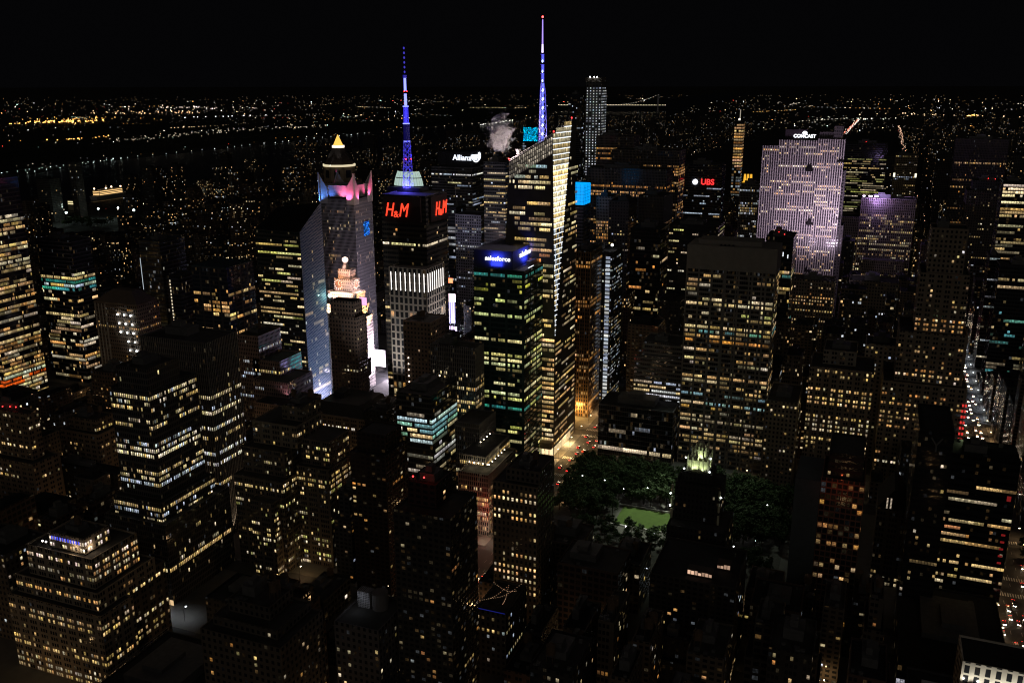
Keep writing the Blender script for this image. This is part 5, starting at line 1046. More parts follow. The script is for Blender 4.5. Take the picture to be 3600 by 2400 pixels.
for (x, y, c, e) in ((-600, 352, 0, 1500), (-424, 366, 1, 700), (-412, 368, 1, 500), (-440, 366, 1, 700), (-500, 430, 0, 1000), (-265, 430, 0, 1500), (-265, 470, 0, 1800), (-250, 500, 0, 1500), (-265, 530, 0, 1500), (-120, 700, 0, 1500), (-60, 700, 0, 1500), (-95, 510, 0, 800), (-150, 515, 1, 800)):
    street_lamp(x, y, math.pi/2, bool(c), e, 'street lamp glimpsed in a gap between the lower office blocks', 'lamps glimpsed between blocks')
for x in (-265, -540):  # canyon lamps are added, mostly unseen, to throw glow up the facades
    for y in range(270, 600 if x < -300 else 560, 46): street_lamp(x+14.5, y, math.pi, False, 1500, 'added street lamp, mostly unseen, in the street canyons lighting the dim blocks', 'added lamps in the street canyons')
for y_ in (267.5+6, 348-6, 428.5+6, 509-6, 589.5+6, 655, 750.5+6):
    for x in range(-770, 60, 66):
        if y_ > 500 and x > -255 and y_ < 660: continue
        street_lamp(x, y_, math.pi/2, False, 1500, 'added street lamp, mostly unseen, in the street canyons lighting the dim blocks', 'added lamps in the street canyons')
# cars
def car_proto(col, nm, lab, cat):
    o = root(nm, (0, 0, 0), lab, cat); P = mat('car_paint', col, .3, spec=.6, noise=0); mb = MB()
    prof = [(-2.3, .35), (-2.35, .75), (-2.2, .95), (-1.5, 1.0), (-.95, 1.42), (.75, 1.45), (1.45, .98), (2.15, .86), (2.3, .6), (2.25, .35)]
    for a, b_ in zip(prof[:-1], prof[1:]): mb.face([(-.85, a[0], a[1]), (-.85, b_[0], b_[1]), (.85, b_[0], b_[1]), (.85, a[0], a[1])])
    mb.face([(-.85, y, z) for y, z in prof]); mb.face([(.85, y, z) for y, z in reversed(prof)]); mb.face([(-.85, -2.3, .35), (.85, -2.3, .35), (.85, 2.25, .35), (-.85, 2.25, .35)]); mb.build('body', P, o)
    mb = MB()
    mb.face([(-.7, .82, 1.40), (.7, .82, 1.40), (.74, 1.42, 1.03), (-.74, 1.42, 1.03)]); mb.face([(-.7, -1.0, 1.40), (.7, -1.0, 1.40), (.74, -1.48, 1.04), (-.74, -1.48, 1.04)])
    for s_ in (-1, 1): mb.face([(s_*.87, -1.3, 1.03), (s_*.87, 1.2, 1.03), (s_*.87, .7, 1.38), (s_*.87, -.9, 1.38)])
    mb.build('windscreen', mat('car_glass', (.01, .01, .012), .1, noise=0), o)
    for sx in (-1, 1):
        for y in (-1.4, 1.45):
            w_ = MB(); n = 10; w_.prism([(sx*.9, y+.33*math.cos(i*2*math.pi/n), .33+.33*math.sin(i*2*math.pi/n)) for i in range(n)], [(sx*.68, y+.33*math.cos(i*2*math.pi/n), .33+.33*math.sin(i*2*math.pi/n)) for i in range(n)]); w_.build('wheel', mat('tyre', (.02, .02, .02), .9, noise=0), o)
        mb = MB(); xa_, xb_ = sx*.6-.26, sx*.6+.26; mb.face([(xb_, 2.36, .5), (xa_, 2.36, .5), (xa_, 2.22, .88), (xb_, 2.22, .88)]); mb.build('headlight', glow((1, .84, .62), 28.0), o)
        mb = MB(); xa_, xb_ = sx*.62-.24, sx*.62+.24; mb.face([(xa_, -2.4, .66), (xb_, -2.4, .66), (xb_, -2.34, .94), (xa_, -2.34, .94)]); mb.build('taillight', glow((1, .04, .03), 13.0), o)
    if cat == 'taxi': mb = MB(); mb.box(-.35, .35, -.12, .12, 1.46, 1.66); mb.build('roof_sign', glow((1, .8, .4), 2.5), o)
    return o
G6 = 'cars on the taxi-filled avenue'; G5 = 'cars queued on the bright avenue'
protos = [car_proto((.75, .32, .01), 'taxi', 'yellow taxi', 'taxi'), car_proto((.02, .02, .022), 'car', 'black car', 'car'), car_proto((.6, .6, .6), 'car', 'white car', 'car'), car_proto((.2, .03, .03), 'car', 'dark red car', 'car'), car_proto((.12, .13, .15), 'car', 'grey car', 'car')]
CN = ['yellow taxi', 'black car', 'white car', 'dark red car', 'grey car']; used = [False]*5; rc = random.Random(4)
def car(k, x, y, north, where, grp):
    if not used[k]: o = protos[k]; used[k] = True
    else: o = copy_tree(protos[k])
    o.location = (x, y, .12); o.rotation_euler = (0, 0, 0 if north else math.pi); o['label'] = CN[k]+' '+where; o['group'] = CN[k]+'s, '+grp
for (x, y, k) in [(-268, 706, 1), (-271, 720, 3), (-264, 713, 0), (-266, 735, 1), (-260, 742, 2), (-272, 748, 1), (-269, 690, 2), (-261, 697, 0), (-258, 726, 4), (-271, 775, 1), (-262, 782, 3), (-258, 770, 1), (-267, 800, 2), (-271, 815, 1), (-260, 820, 4), (-263, 640, 1), (-269, 636, 3), (-258, 632, 1), (-270, 618, 4), (-262, 608, 2), (-272, 672, 1), (-264, 668, 4)]:
    car(k, x, y, True, 'driving away, tail lamps red, on the avenue below the crystal tower', 'on the taxi-filled avenue')
for (x, y, k) in ((-263, 476, 2), (-266, 468, 0), (-261, 461, 1), (-266, 452, 3), (-262, 484, 4)): car(k, x, y, True, 'in the narrow avenue gap left of the dark brick block', 'in the narrow avenue gap')
for i in range(30): x = rc.choice((54.5, 58.5, 62.5, 66.5, 70.5)); car(rc.choice((0, 1, 1, 2, 2, 4, 4, 3)), x, 506+i*2.55+rc.uniform(-.4, .4)+(20 if i > 28 else 0), False, 'in the near queue on the bright avenue at lower right', 'near queue on the bright avenue') if rc.random() < .8 else None
for i in range(9): car(rc.choice((1, 2, 4)), rc.choice((73.6, 52.6)), 505+i*15, False, 'parked along the kerb of the bright avenue at lower right', 'parked at lower right')
for i in range(150):
    x = rc.choice((54, 58, 62, 66, 70, 72)); y = 740+i*4.4+rc.uniform(-2, 2); car(rc.choice((0, 1, 1, 2, 2, 4, 3)), x, y, False, 'in the far streaming traffic of the bright avenue', 'far traffic on the bright avenue') if x > 57 else car(rc.choice((1, 4, 3)), x, y, True, 'in the red-lamped left lane of the far bright avenue', 'red lane of the bright avenue')

# ------------------------------------------------------------------ advertising screens in the square behind the towers
def screen(label, x0, x1, y, z0, z1, col, es, face='S', d=.8, name='advertising_screen'):
    mb = MB(); m2 = MB(); W_ = x1-x0
    o = root(name, (x0, y, z0), label, 'screen')
    if face == 'S': mb.box(0, W_, .05, d, 0, z1-z0); m2.face([(.2, 0, .2), (W_-.2, 0, .2), (W_-.2, 0, z1-z0-.2), (.2, 0, z1-z0-.2)])
    elif face == 'W': mb.box(.05, d, 0, W_, 0, z1-z0); m2.face([(0, W_-.2, .2), (0, .2, .2), (0, .2, z1-z0-.2), (0, W_-.2, z1-z0-.2)])
    else: mb.box(-d, -.05, 0, W_, 0, z1-z0); m2.face([(0, .2, .2), (0, W_-.2, .2), (0, W_-.2, z1-z0-.2), (0, .2, z1-z0-.2)])
    for q in (.2, .8): mb.bar((W_*q, d, -z0) if face == 'S' else (d/2, W_*q, -z0), (W_*q, d, 0) if face == 'S' else (d/2, W_*q, 0), .3)
    mb.build('cabinet', DARKM, o); m2.build('display', glow(col, es, 'AUTO'), o); return o
WP = (1, .88, 1)
screen('big blinding white screen right of the floodlit clock tower', -556, -541, 852, 7, 27, WP, 3.0)
screen('tall thin white light strip beside the blinding white screen', -533.5, -531.6, 845, 6, 46, (.9, .9, 1), 3.0)
screen('small pink-white screen low beside the clock tower wall', -566, -557, 862, 3, 11, (1, .75, .95), 2.2)
screen('pink-white square screen left of the slim dark brick tower', -575, -566, 774, 14, 24, (1, .8, 1), 2.5)
screen('tall violet sign below the striped glass flank', -572, -569, 768, 3, 14, (.9, .7, 1), 2.5)
screen('low white sign at street level under the violet sign', -578, -572, 762, 2, 6, (1, .9, 1), 2.0)
screen('orange screen high beside the red lettered tower', -486, -480, 905, 98, 104, (1, .2, .08), 3)
screen('pink-white screen under the orange screen', -486, -477, 905, 76, 86, (1, .7, .8), 3)
screen('violet-blue screen under the pink-white screen', -512, -499, 950, 38, 66, (.45, .4, 1), 2.5)
screen('long white screen at the foot of the violet-blue screen', -520, -498, 952, 16, 34, (.75, .55, 1), 2.6)
screen('pink logo screen right of the clock tower terraces', -538, -529, 797, 92, 101, (1, .45, .75), 1.3)
screen('wide white screen facing the striped glass flank', 722, 756, -496, 14, 34, (.9, .88, 1), 4.0, 'W') if False else None
for (x, y0, y1, z0, z1, c, e, lb) in ((-534, 724, 750, 2, 13, (.85, .76, 1), 26.0, 'unseen lilac screen added near the foot of the striped flank to light it'), (-500, 715, 752, 3, 18, (.8, .72, 1), 4.0, 'wide lilac screen hidden behind the brick tower, lighting the striped flank'), (-500, 728, 750, 34, 52, (.1, .8, .85), 6.0, 'cyan screen above the lilac one, lighting the striped flank'), (-500, 712, 722, 40, 72, (.5, .42, 1), 8.0, 'tall blue screen hidden beside the cyan one, lighting the striped flank')):  # hidden screens added to light the striped flank
    o = root('advertising_screen', (x, y0, z0), lb, 'screen'); mb = MB(); mb.box(.05, .8, 0, y1-y0, 0, z1-z0); mb.bar((.4, 2, -z0), (.4, 2, 0), .3); mb.build('cabinet', DARKM, o)
    mb = MB(); mb.face([(0, y1-y0-.2, .2), (0, .2, .2), (0, .2, z1-z0-.2), (0, y1-y0-.2, z1-z0-.2)]); mb.build('display', glow(c, e, 'AUTO'), o)
for (lb, a, b_, y, z0, z1, c, e) in (('small magenta screen at street level beside the blinding white screen', -530, -526, 838, 3, 10, (1, .3, .8), 2.0), ('small blue screen low in the square behind the brick tower', -524, -519, 846, 8, 15, (.3, .4, 1), 2.2), ('thin red sign low in the square behind the brick tower', -518, -515.5, 850, 4, 16, (1, .15, .1), 1.8), ('pale pink screen deep in the square, right of the white strip', -515, -508, 930, 12, 26, (1, .75, .95), 2.2), ('teal screen deep in the square above the pale pink one', -516, -508, 932, 32, 40, (.2, .8, .9), 1.5)):
    screen(lb, a, b_, y, z0, z1, c, e)
o = root('green_beacon', (-548, 757, 0), 'bright green-white floodlamp on a pole left of the clock tower', 'floodlamp'); mb = MB(); mb.bar((0, 0, 0), (0, 0, 128), .3); mb.build('pole', DARKM, o); mb = MB(); mb.ball((0, 0, 110), 2.0, 0, 12, 8); mb.build('lamp', glow((.6, 1, .85), 5.0), o); lamp('beacon_light', 'POINT', (-545, 754, 110), 4500, (.5, 1, .8), o, .6)
lamp('square_glow', 'POINT', (-514, 838, 13), 190000, (.92, .8, 1), o, 4.0)  # point lights added for the glow of the square's screens
lamp('square_glow', 'POINT', (-500, 925, 45), 110000, (.7, .7, 1), o, 4.0)
sw = root('sweeping_glass_block', (-520, 905, 0), 'low teal lit glass hotel front with curved floors behind the clock tower', 'building'); mb = MB()
for k, z in enumerate((44, 52, 60)):
    pr = [(-14+i*3.5, -3*math.sin(i*.5+k), z) for i in range(9)]
    for a, b_ in zip(pr[:-1], pr[1:]): mb.face([a, b_, (b_[0], b_[1], z+5), (a[0], a[1], z+5)]); mb.face([(a[0], a[1], z+5), (b_[0], b_[1], z+5), (b_[0], b_[1]+14, z+5), (a[0], a[1]+14, z+5)])
mb.box(-15, 15, 4, 30, 0, 64); mb.build('wall', mat('teal_front', (.12, .2, .21), .3), sw); FOOT.append((-536, -504, 900, 936))

# ------------------------------------------------------------------ steam over the slanted roof
mb = MB(); rs = random.Random(5)
st = root('steam', (-334, 706, 264), None, None); st['kind'] = 'stuff'
m, t, b = nt('steam_vapour'); t.nodes.remove(b); pv = N(t, 'ShaderNodeVolumePrincipled'); t.links.new(pv.outputs[0], t.nodes['Material Output'].inputs['Volume'])
tc = N(t, 'ShaderNodeTexCoord'); nz = N(t, 'ShaderNodeTexNoise', ins={2: .16, 3: 5, 4: .62}); t.links.new(tc.outputs['Object'], nz.inputs[0])
ln = N(t, 'ShaderNodeVectorMath', operation='LENGTH'); sc_v = N(t, 'ShaderNodeVectorMath', operation='MULTIPLY'); sc_v.inputs[1].default_value = (1/16, 1/12, 1/25); t.links.new(tc.outputs['Object'], sc_v.inputs[0]); t.links.new(sc_v.outputs[0], ln.inputs[0])
fall = M_(t, 'SUBTRACT', 1.0, ln.outputs['Value'], clamp=True); den = M_(t, 'MULTIPLY', M_(t, 'SUBTRACT', M_(t, 'ADD', nz.outputs[0], M_(t, 'MULTIPLY', fall, .5)), .68, clamp=True), 1.6)
t.links.new(den, pv.inputs['Density']); pv.inputs['Color'].default_value = (.9, .88, .92, 1)
mb = MB(); mb.ball((0, 0, 0), 1, 0, 16, 10); sv = mb.build('steam_plume', m, st, (-6, 0, 12)); sv.scale = (1, 1, 1); sv.data.transform(Matrix.Diagonal((16, 12, 25, 1)))
lamp('steam_light', 'POINT', (-326, 696, 262), 60000, (1, .8, .75), boa, .6)

FOOT.append((-538, -497, 770, 965))
# ------------------------------------------------------------------ ordinary blocks between the towers
PROT = [(572, 660, 2100, 2250, 355), (285, 415, 695, 815, 1990), (1300, 1375, 1090, 1400, 985), (1570, 1625, 920, 1160, 955), (1930, 2115, 1470, 1720, 700), (2185, 2380, 1770, 1885, 600), (1990, 2390, 1625, 1790, 650), (2560, 2830, 1640, 1830, 650), (3360, 3470, 1180, 1600, 1000), (3490, 3640, 1850, 2270, 560),
 (480, 640, 1700, 2110, 378), (715, 800, 1680, 1900, 460), (1600, 1765, 1380, 1950, 510), (1725, 1905, 1640, 2110, 440), (-60, 590, 1880, 2400, 297), (790, 1185, 1440, 2000, 431), (1235, 1430, 1480, 2150, 436), (1370, 1680, 1700, 2400, 332), (1390, 1610, 1330, 1740, 567), (1095, 1290, 1400, 1560, 606), (1150, 1290, 1060, 1390, 660), (895, 1170, 700, 1440, 718), (100, 360, 830, 1345, 700), (-50, 180, 600, 1350, 612), (670, 890, 890, 1170, 710), (320, 490, 1000, 1250, 660), (1335, 1575, 650, 1330, 661), (1660, 1945, 840, 1610, 651), (1760, 2040, 400, 1480, 695), (2015, 2195, 870, 1440, 797), (2370, 2740, 860, 1690, 720), (2240, 2400, 1200, 1400, 736), (2100, 2395, 1400, 1640, 706), (2790, 3085, 1270, 1640, 716), (2690, 2800, 1405, 1690, 690), (3230, 3400, 800, 1560, 724), (3044, 3160, 1200, 1420, 782), (3340, 3600, 1590, 2240, 549), (3232, 3343, 1510, 1700, 528), (2815, 3045, 1620, 2010, 508), (3085, 3215, 1760, 2000, 567), (2380, 2560, 1590, 2020, 425), (2690, 2970, 450, 985, 1146), (2765, 2940, 990, 1110, 1009), (2700, 2790, 825, 1000, 901), (3030, 3222, 700, 960, 1385), (1170, 1400, 915, 1330, 784), (1095, 1330, 600, 1060, 804), (1515, 1705, 540, 1050, 1017), (2000, 2550, 520, 870, 974), (475, 560, 840, 1100, 730), (400, 760, 1280, 1700, 379), (490, 840, 1170, 1800, 461), (1690, 1790, 2140, 2230, 388), (3360, 3640, 2320, 2420, 424), (3235, 3335, 2340, 2420, 375), (800, 1140, 2120, 2330, 286), (1230, 1420, 2170, 2300, 320), (-60, 140, 1360, 1720, 426), (1405, 1590, 1110, 1500, 622), (860, 1080, 1160, 1480, 620), (-50, 800, 600, 800, 1200), (3420, 3600, 880, 1300, 1072), (3525, 3600, 640, 900, 1253)]
r2 = Vector((math.cos(YAW)*math.cos(ROLL), 0, 0))
IM = co.matrix_world.inverted(); FP = cd.lens/36*3600
def px(x, y, z):
    p = IM @ Vector((x, y, z)); return (1800+FP*p.x/-p.z, 1200-FP*p.y/-p.z) if p.z < -1 else (None, None)
def limit_h(x0, x1, y0, y1, h):
    while h > 5:
        c = [px(x, y, h) for x in (x0, x1) for y in (y0, y1)]
        if any(a[0] is None for a in c): return 0
        a, b_, tp = min(p[0] for p in c), max(p[0] for p in c), min(p[1] for p in c)
        if b_ < -60 or a > 3660 or tp > 2420: return 0
        if all(not (y0 < d and a < q1-4 and b_ > q0+4 and tp < t1) for q0, q1, t0, t1, d in PROT): return h
        h -= 3
    return 0
def overlap(b, pad=2.0): return any(b[0] < f[1]+pad and b[1] > f[0]-pad and b[2] < f[3]+pad and b[3] > f[2]-pad for f in FOOT)
rf = random.Random(77); NEARN = MIDN = 0
WALLS = [((.10, .085, .07), 'brown'), ((.06, .06, .062), 'grey'), ((.13, .10, .075), 'tan'), ((.035, .034, .035), 'black'), ((.09, .06, .05), 'brick')]
def region(x, y):
    p = px(x, y, 10)[0] or 0
    if y < 480: T = ((620, 'in the dark lower left corner'), (1180, 'below the two-winged stepped block'), (1720, 'round the foot of the wide apartment tower'), (2250, 'right of the brick block, bottom centre'), (2850, 'below the gothic tower'), (9999, 'in the black lower right corner'))
    elif y < 720: T = ((420, 'behind the red-lamped brown block'), (900, 'behind the black ribbed slab'), (1600, 'between the mansard hotel and ribbed slab'), (2300, 'beside the wide avenue crossing'), (9999, 'right of the park grove'))
    else: T = ((700, 'between the glass towers and the river'), (1350, 'behind the pink and blue finned tower'), (2100, 'behind the red lettered tower'), (2720, 'between the ribbed avenue slabs'), (3150, 'at the foot of the mauve slab'), (9999, 'right of the bright avenue'))
    for lim, nm in T:
        if p < lim: return nm
STN = ['punch', 'pair', 'loft', 'apt', 'trio']; lots = []
for (xa, xb, ya, yb) in BLOCKS:
    ym = (ya+yb)/2
    for (y0, y1) in ((ya, ym-1), (ym+1, yb)):
        x = xa
        while x < xb-9:
            w_ = min(rf.uniform(15, 40), xb-x); b_ = (x, x+w_-.6, y0, y1); x += w_
            if xb-x < 9: b_ = (b_[0], xb, y0, y1); x = xb
            if overlap(b_):
                ok = False
                for cut in (.5, .35):
                    for sub in ((b_[0], b_[0]+w_*cut, y0, y1), (b_[1]-w_*cut, b_[1], y0, y1), (b_[0], b_[1], y0, y0+(y1-y0)*cut), (b_[0], b_[1], y1-(y1-y0)*cut, y1)):
                        if not overlap(sub): b_ = sub; ok = True; break
                    if ok: break
                if not ok: continue
            if b_[1] > PX0-3 and b_[0] < 48 and b_[2] < PY1 and b_[3] > PY0-8: continue
            h = rf.uniform(26, 78) if b_[2] < 480 else (rf.uniform(16, 52) if b_[2] < 760 else (rf.uniform(14, 60) if b_[0] < -560 else rf.uniform(30, 110)))
            if b_[0] < -1000: h = rf.uniform(12, 34) if rf.random() < .85 else rf.uniform(50, 110)
            h = limit_h(*b_, h)
            if h < 6: continue
            FOOT.append(b_); lots.append((math.hypot((b_[0]+b_[1])/2+44, (b_[2]+b_[3])/2+17), b_, h))
# leave out the blocks that the named towers hide completely
from mathutils.bvhtree import BVHTree
bv, bf = [], []
for (x0, x1, y0, y1, z0, z1) in SOLID:
    k = len(bv); bv += [(x, y, z) for z in (z0, z1) for x, y in ((x0, y0), (x1, y0), (x1, y1), (x0, y1))]
    bf += [(k, k+1, k+5, k+4), (k+1, k+2, k+6, k+5), (k+2, k+3, k+7, k+6), (k+3, k, k+4, k+7), (k+4, k+5, k+6, k+7)]
OCC = BVHTree.FromPolygons(bv, bf)
def seen(b_, h):
    for fx_ in (.02, .25, .5, .75, .98):
        for (y, z) in ((b_[2], h), (b_[3], h), (b_[2], h*.75), (b_[2], h*.4)):
            p = Vector((b_[0]+(b_[1]-b_[0])*fx_, y, z)); d = p-CAM; L_ = d.length
            if OCC.ray_cast(CAM, d/L_, L_-1.0)[0] is None: return True
    for (y, z) in (((b_[2]+b_[3])/2, h*.6), (b_[3], h*.6)):
        p = Vector((b_[1], y, z)); d = p-CAM; L_ = d.length
        if OCC.ray_cast(CAM, d/L_, L_-1.0)[0] is None: return True
    return False
lots.sort(key=lambda a: a[0]); allb = len(lots); lots = [l for l in lots if seen(l[1], l[2])]
mass = {}
for n_, (D_, b_, h) in enumerate(lots):
    wc, wn_ = rf.choice(WALLS); kind = rf.choice(STN)
    if D_ < 640 and NEARN < 240:
        NEARN += 1
        s = style(kind, wall=wc, d=.84, p=.16, pl=.06, pal=MIXP+WARM, I=.7, dim=.16)
        tk = rf.random() < .4; bs = [(*b_, 0, h, s)]
        if rf.random() < .45 and h > 28: c_ = .18*(b_[1]-b_[0]); bs = [(*b_, 0, h*.7, s), (b_[0]+c_, b_[1]-c_, b_[2]+3, b_[3]-3, h*.7, h, s)]
        lab = f"dim {wn_}{' set-back' if len(bs) > 1 else ''} block{' with water tank' if tk else ''} {region(b_[0], b_[2])}"
        tower('city_block', lab, bs, cap=14, seed=NEARN, tank=int(tk)*rf.randint(1, 2), group=lab.replace('block', 'blocks'), roofmat=rf.choice((ROOF, ROOFD)))
    else:
        MIDN += 1; lit_ = rf.choice((.03, .06, .1, .16)); s = style(kind, wall=wc, lit=lit_, dim=.25)
        cx, cy = (b_[0]+b_[1])/2, (b_[2]+b_[3])/2; hb = (b_[1]-b_[0])/2, (b_[3]-b_[2])/2; q = rf.uniform(.2, .5); bh = rf.uniform(2, 5)
        own = n_ < 296
        if own: mb = MB(); ox = oy = 0
        else:
            s = style(kind, wall=WALLS[n_ % 5][0], lit=(.04, .12)[n_ % 2], dim=.25); mb = mass.setdefault((n_ % 10, kind), (MB(), s))[0]; ox, oy = cx, cy
        wall_box(mb, (ox-hb[0], ox+hb[0], oy-hb[1], oy+hb[1], 0, h), s); mb.box(ox-hb[0]*q, ox+hb[0]*q*.8, oy-hb[1]*.4, oy+hb[1]*.5, h-1, h+bh, 1)
        if own:
            o = mb.build('city_block', [fac_of(s), ROOFD], None, (cx, cy, 0)); hi = 'tall ' if h > 60 else ('low ' if h < 25 else '')
            lab = f'small {hi}{wn_} block with specks of lit windows {region(b_[0], b_[2])}'; tag(o, lab, 'building', lab.replace('block', 'blocks'))
for (mb, s) in mass.values(): tag(mb.build('distant_city_blocks', [fac_of(s), ROOFD]), kind='stuff')
print('LOTS', allb, len(lots))
print('NEAR', NEARN, 'MID', MIDN)
# ------------------------------------------------------------------ the far city, the bridge and the lights to the horizon
ru = random.Random(31)
def in_river(x, y):
    def at(pl, y):
        for (a, b) in zip(pl[:-1], pl[1:]):
            if a[1] <= y <= b[1]: return a[0]+(b[0]-a[0])*(y-a[1])/(b[1]-a[1])
        return pl[-1][0]
    return at(far, y)-20 < x < at(near, y)+20
def in_park(x, y): return -800 < x < 40 and 2080 < y < 6150
farb = []; tries = 0
while len(farb) < 1150 and tries < 40000:
    tries += 1
    y = 1500+4600*ru.random()**1.4; x = ru.uniform(-1900, 620)
    if in_park(x, y) or in_river(x, y) or (y < 1515 and x > -1700) or abs(x-63) < 30 or overlap((x-16, x+16, y-14, y+14), 1) or (-1840 < x < -1640 and 1500 < y < 1740): continue
    w_, d_ = ru.uniform(9, 22), ru.uniform(9, 18); h = ru.choice((20, 26, 34, 50, 70, 90, 120)) * ru.uniform(.8, 1.2)
    if x > -100: h *= 1.25
    h = min(h, limit_h(x-w_, x+w_, y-d_, y+d_, h)) if y < 2200 else h
    if h < 8: continue
    a = px(x, y, h)[0]
    if a is None or a < -60 or a > 3660: continue
    FOOT.append((x-w_, x+w_, y-d_, y+d_)) if y < 2600 else None
    farb.append((math.hypot(x, y), x, y, w_, d_, h))
farb.sort()
FS = [style(k, wall=w_, lit=l, dim=0, fx=f) for k, w_, l, f in (('punch', (.06, .05, .045), .05, .5), ('apt', (.06, .06, .06), .09, .55), ('punch', (.04, .04, .045), .14, .5), ('loft', (.05, .045, .04), .03, .6))]
mass = [MB() for _ in FS]; nind = 0
for (d, x, y, w_, d_, h) in farb:
    k = ru.randrange(4); s = dict(FS[k])
    if nind < 260:
        mb = MB(); wall_box(mb, (-w_, w_, -d_, d_, 0, h), s); mb.box(-w_*.4, w_*.3, -d_*.4, d_*.4, h-1, h+4, 1); o = mb.build('apartment_block', [fac_of(s), ROOFD], None, (x, y, 0)); nind += 1
        p = px(x, y, h)[0]; rg = 'left of the gold pyramid tower' if p < 1120 else ('between the broadcast mast and the spire' if p < 1900 else ('right of the lattice spire' if p < 2700 else 'right of the floodlit mauve slab'))
        sz = 'tall' if h > 70 else ('mid-rise' if h > 32 else 'low'); lab = f'{sz} far apartment block speckled with tiny windows {rg}'; tag(o, lab, 'building', lab.replace('block', 'blocks'))
    else: wall_box(mass[k], (x-w_, x+w_, y-d_, y+d_, 0, h), s)
for k in range(4):
    if mass[k].f: tag(mass[k].build('distant_city_mass', [fac_of(FS[k]), ROOFD]), kind='stuff')
# lights of the far shore, uptown and the boroughs
PALF = [((1, .9, .7), .34), ((1, .75, .4), .26), ((.9, .95, 1), .24), ((1, .45, .12), .08), ((1, .08, .05), .05), ((.6, 1, .85), .03)]
def pick():
    r = ru.random()
    for c, p in PALF:
        if r < p: return c
        r -= p
    return PALF[0][0]
lights = {}
def spark(x, y, z, col, I, size):
    b = (col, 6.0 if I > 3 else (2.4 if I > 1.2 else (.9 if I > .5 else .35))); mb = lights.setdefault(b, MB()); s = size
    P = [(x-s, y, z), (x, y-s, z), (x+s, y, z), (x, y, z+s), (x, y, z-s*.6)]
    mb.face([P[0], P[1], P[3]]); mb.face([P[1], P[2], P[3]]); mb.face([P[4], P[1], P[0]]); mb.face([P[4], P[2], P[1]])
def hill(x, y):
    return 48 if x < -3330 and y < 16000 and x > -4600 else 4
n = 0
while n < 1500:
    d = 2300*math.exp(ru.random()*2.1); a = ru.uniform(-.98, .14); x, y = CAM.x+d*math.sin(a), d*math.cos(a)
    if y < 1500 or in_river(x, y) or (in_park(x, y) and ru.random() > .05): continue
    if d > 9000 and ru.random() < .35: continue
    if ru.random() > .12+1.1*max(0, math.sin(x*.0013+1.3+.8*math.sin(y*.0009))*math.sin(y*.0011+.4+.9*math.sin(x*.0007)))+.25*(math.sin(x*.006)*math.sin(y*.005) > .3): continue
    n += 1; I = ru.random()**4.2*4.6+.12; spark(x, y, hill(x, y)+ru.uniform(0, 14), pick(), I, d*.00034*(.75+.6*ru.random()))
for k in range(70):      # streets seen as strings of lamps
    d = 2600*math.exp(ru.random()*1.9); a = ru.uniform(-.95, .12); x, y = CAM.x+d*math.sin(a), d*math.cos(a); an = ru.choice((.02, 1.55, .3, 1.2, 2.6)); L_ = ru.uniform(200, 900)*(d/5000)**.5; col = pick() if ru.random() < .55 else (1, .5, .13); I = ru.uniform(.3, 1.5); m_ = int(L_/ru.uniform(35, 70))
    for i in range(m_):
        px_, py_ = x+math.cos(an)*L_*i/m_+ru.uniform(-8, 8), y+math.sin(an)*L_*i/m_+ru.uniform(-8, 8)
        if in_river(px_, py_) or in_park(px_, py_) or py_ < 1500: continue
        if ru.random() < .8: spark(px_, py_, hill(px_, py_)+6, col if ru.random() < .8 else pick(), I*ru.uniform(.4, 1.5), d*.0004)
for _ in range(1300):      # the faintest lamps out to the horizon
    d = 6500*math.exp(ru.random()*1.35); a = ru.uniform(-.98, .14); x, y = CAM.x+d*math.sin(a), d*math.cos(a)
    if y < 1500 or in_river(x, y) or in_park(x, y): continue
    spark(x, y, 6, ru.choice(((1, .7, .4), (1, .55, .2), (1, .85, .7))), ru.uniform(.03, .45), d*.0003)
def cluster(cx, cy, rx, ry, n, col, I, z=8):
    for _ in range(n):
        x, y = cx+ru.gauss(0, rx), cy+ru.gauss(0, ry); d = math.hypot(x, y); spark(x, y, z+ru.uniform(0, 10), col, I*ru.uniform(.4, 1.5), d*.0005*ru.uniform(.7, 1.4))
def row(a, b, n, col, I, z=8, jit=12, sz=.00048):
    for i in range(n):
        t_ = (i+.3*ru.random())/n; x, y = a[0]+(b[0]-a[0])*t_+ru.uniform(-jit, jit), a[1]+(b[1]-a[1])*t_+ru.uniform(-jit, jit); d = math.hypot(x, y); spark(x, y, z, col, I*ru.uniform(.6, 1.3), d*sz)
SOD = (1, .5, .12); WHT = (.9, .95, 1); CRM = (1, .85, .6)
row((-6500, 5450), (-6350, 6350), 30, SOD, 4.0, 12, 25, .0006); cluster(-6430, 5900, 160, 120, 60, SOD, 4.5, 10); cluster(-6900, 6500, 400, 200, 40, SOD, 2.2, 10); cluster(-7600, 8200, 500, 260, 50, (1, .6, .3), 2.2, 10); cluster(-8600, 9900, 700, 300, 40, (1, .8, .7), 2.0, 10)
row((-3860, 3330), (-3690, 3960), 34, SOD, 2.8, 46, 6, .0004); cluster(-3800, 3560, 30, 80, 26, SOD, 4.5, 46)
row((-5400, 6200), (-5100, 6900), 12, WHT, 4.0, 48, 40, .00046); row((-4200, 4700), (-4000, 5500), 30, (1, .7, .35), 2.2, 48, 25)
for i in range(6): row((far[i][0]-15, max(far[i][1], 1600)), (far[i+1][0]-15, far[i+1][1]), (0, 11, 26, 16, 10, 8)[i], (.85, 1, .92) if i < 3 else CRM, (1, 1.6, 1.0, .6, .5, .4)[i], 6, 14)
row((-2990, 2350), (-3110, 3150), 22, (.75, 1, .85), 3.0, 6, 8, .0004); row((-2870, 6500), (-2990, 7600), 30, (1, .95, .85), 2.4, 10, 30)
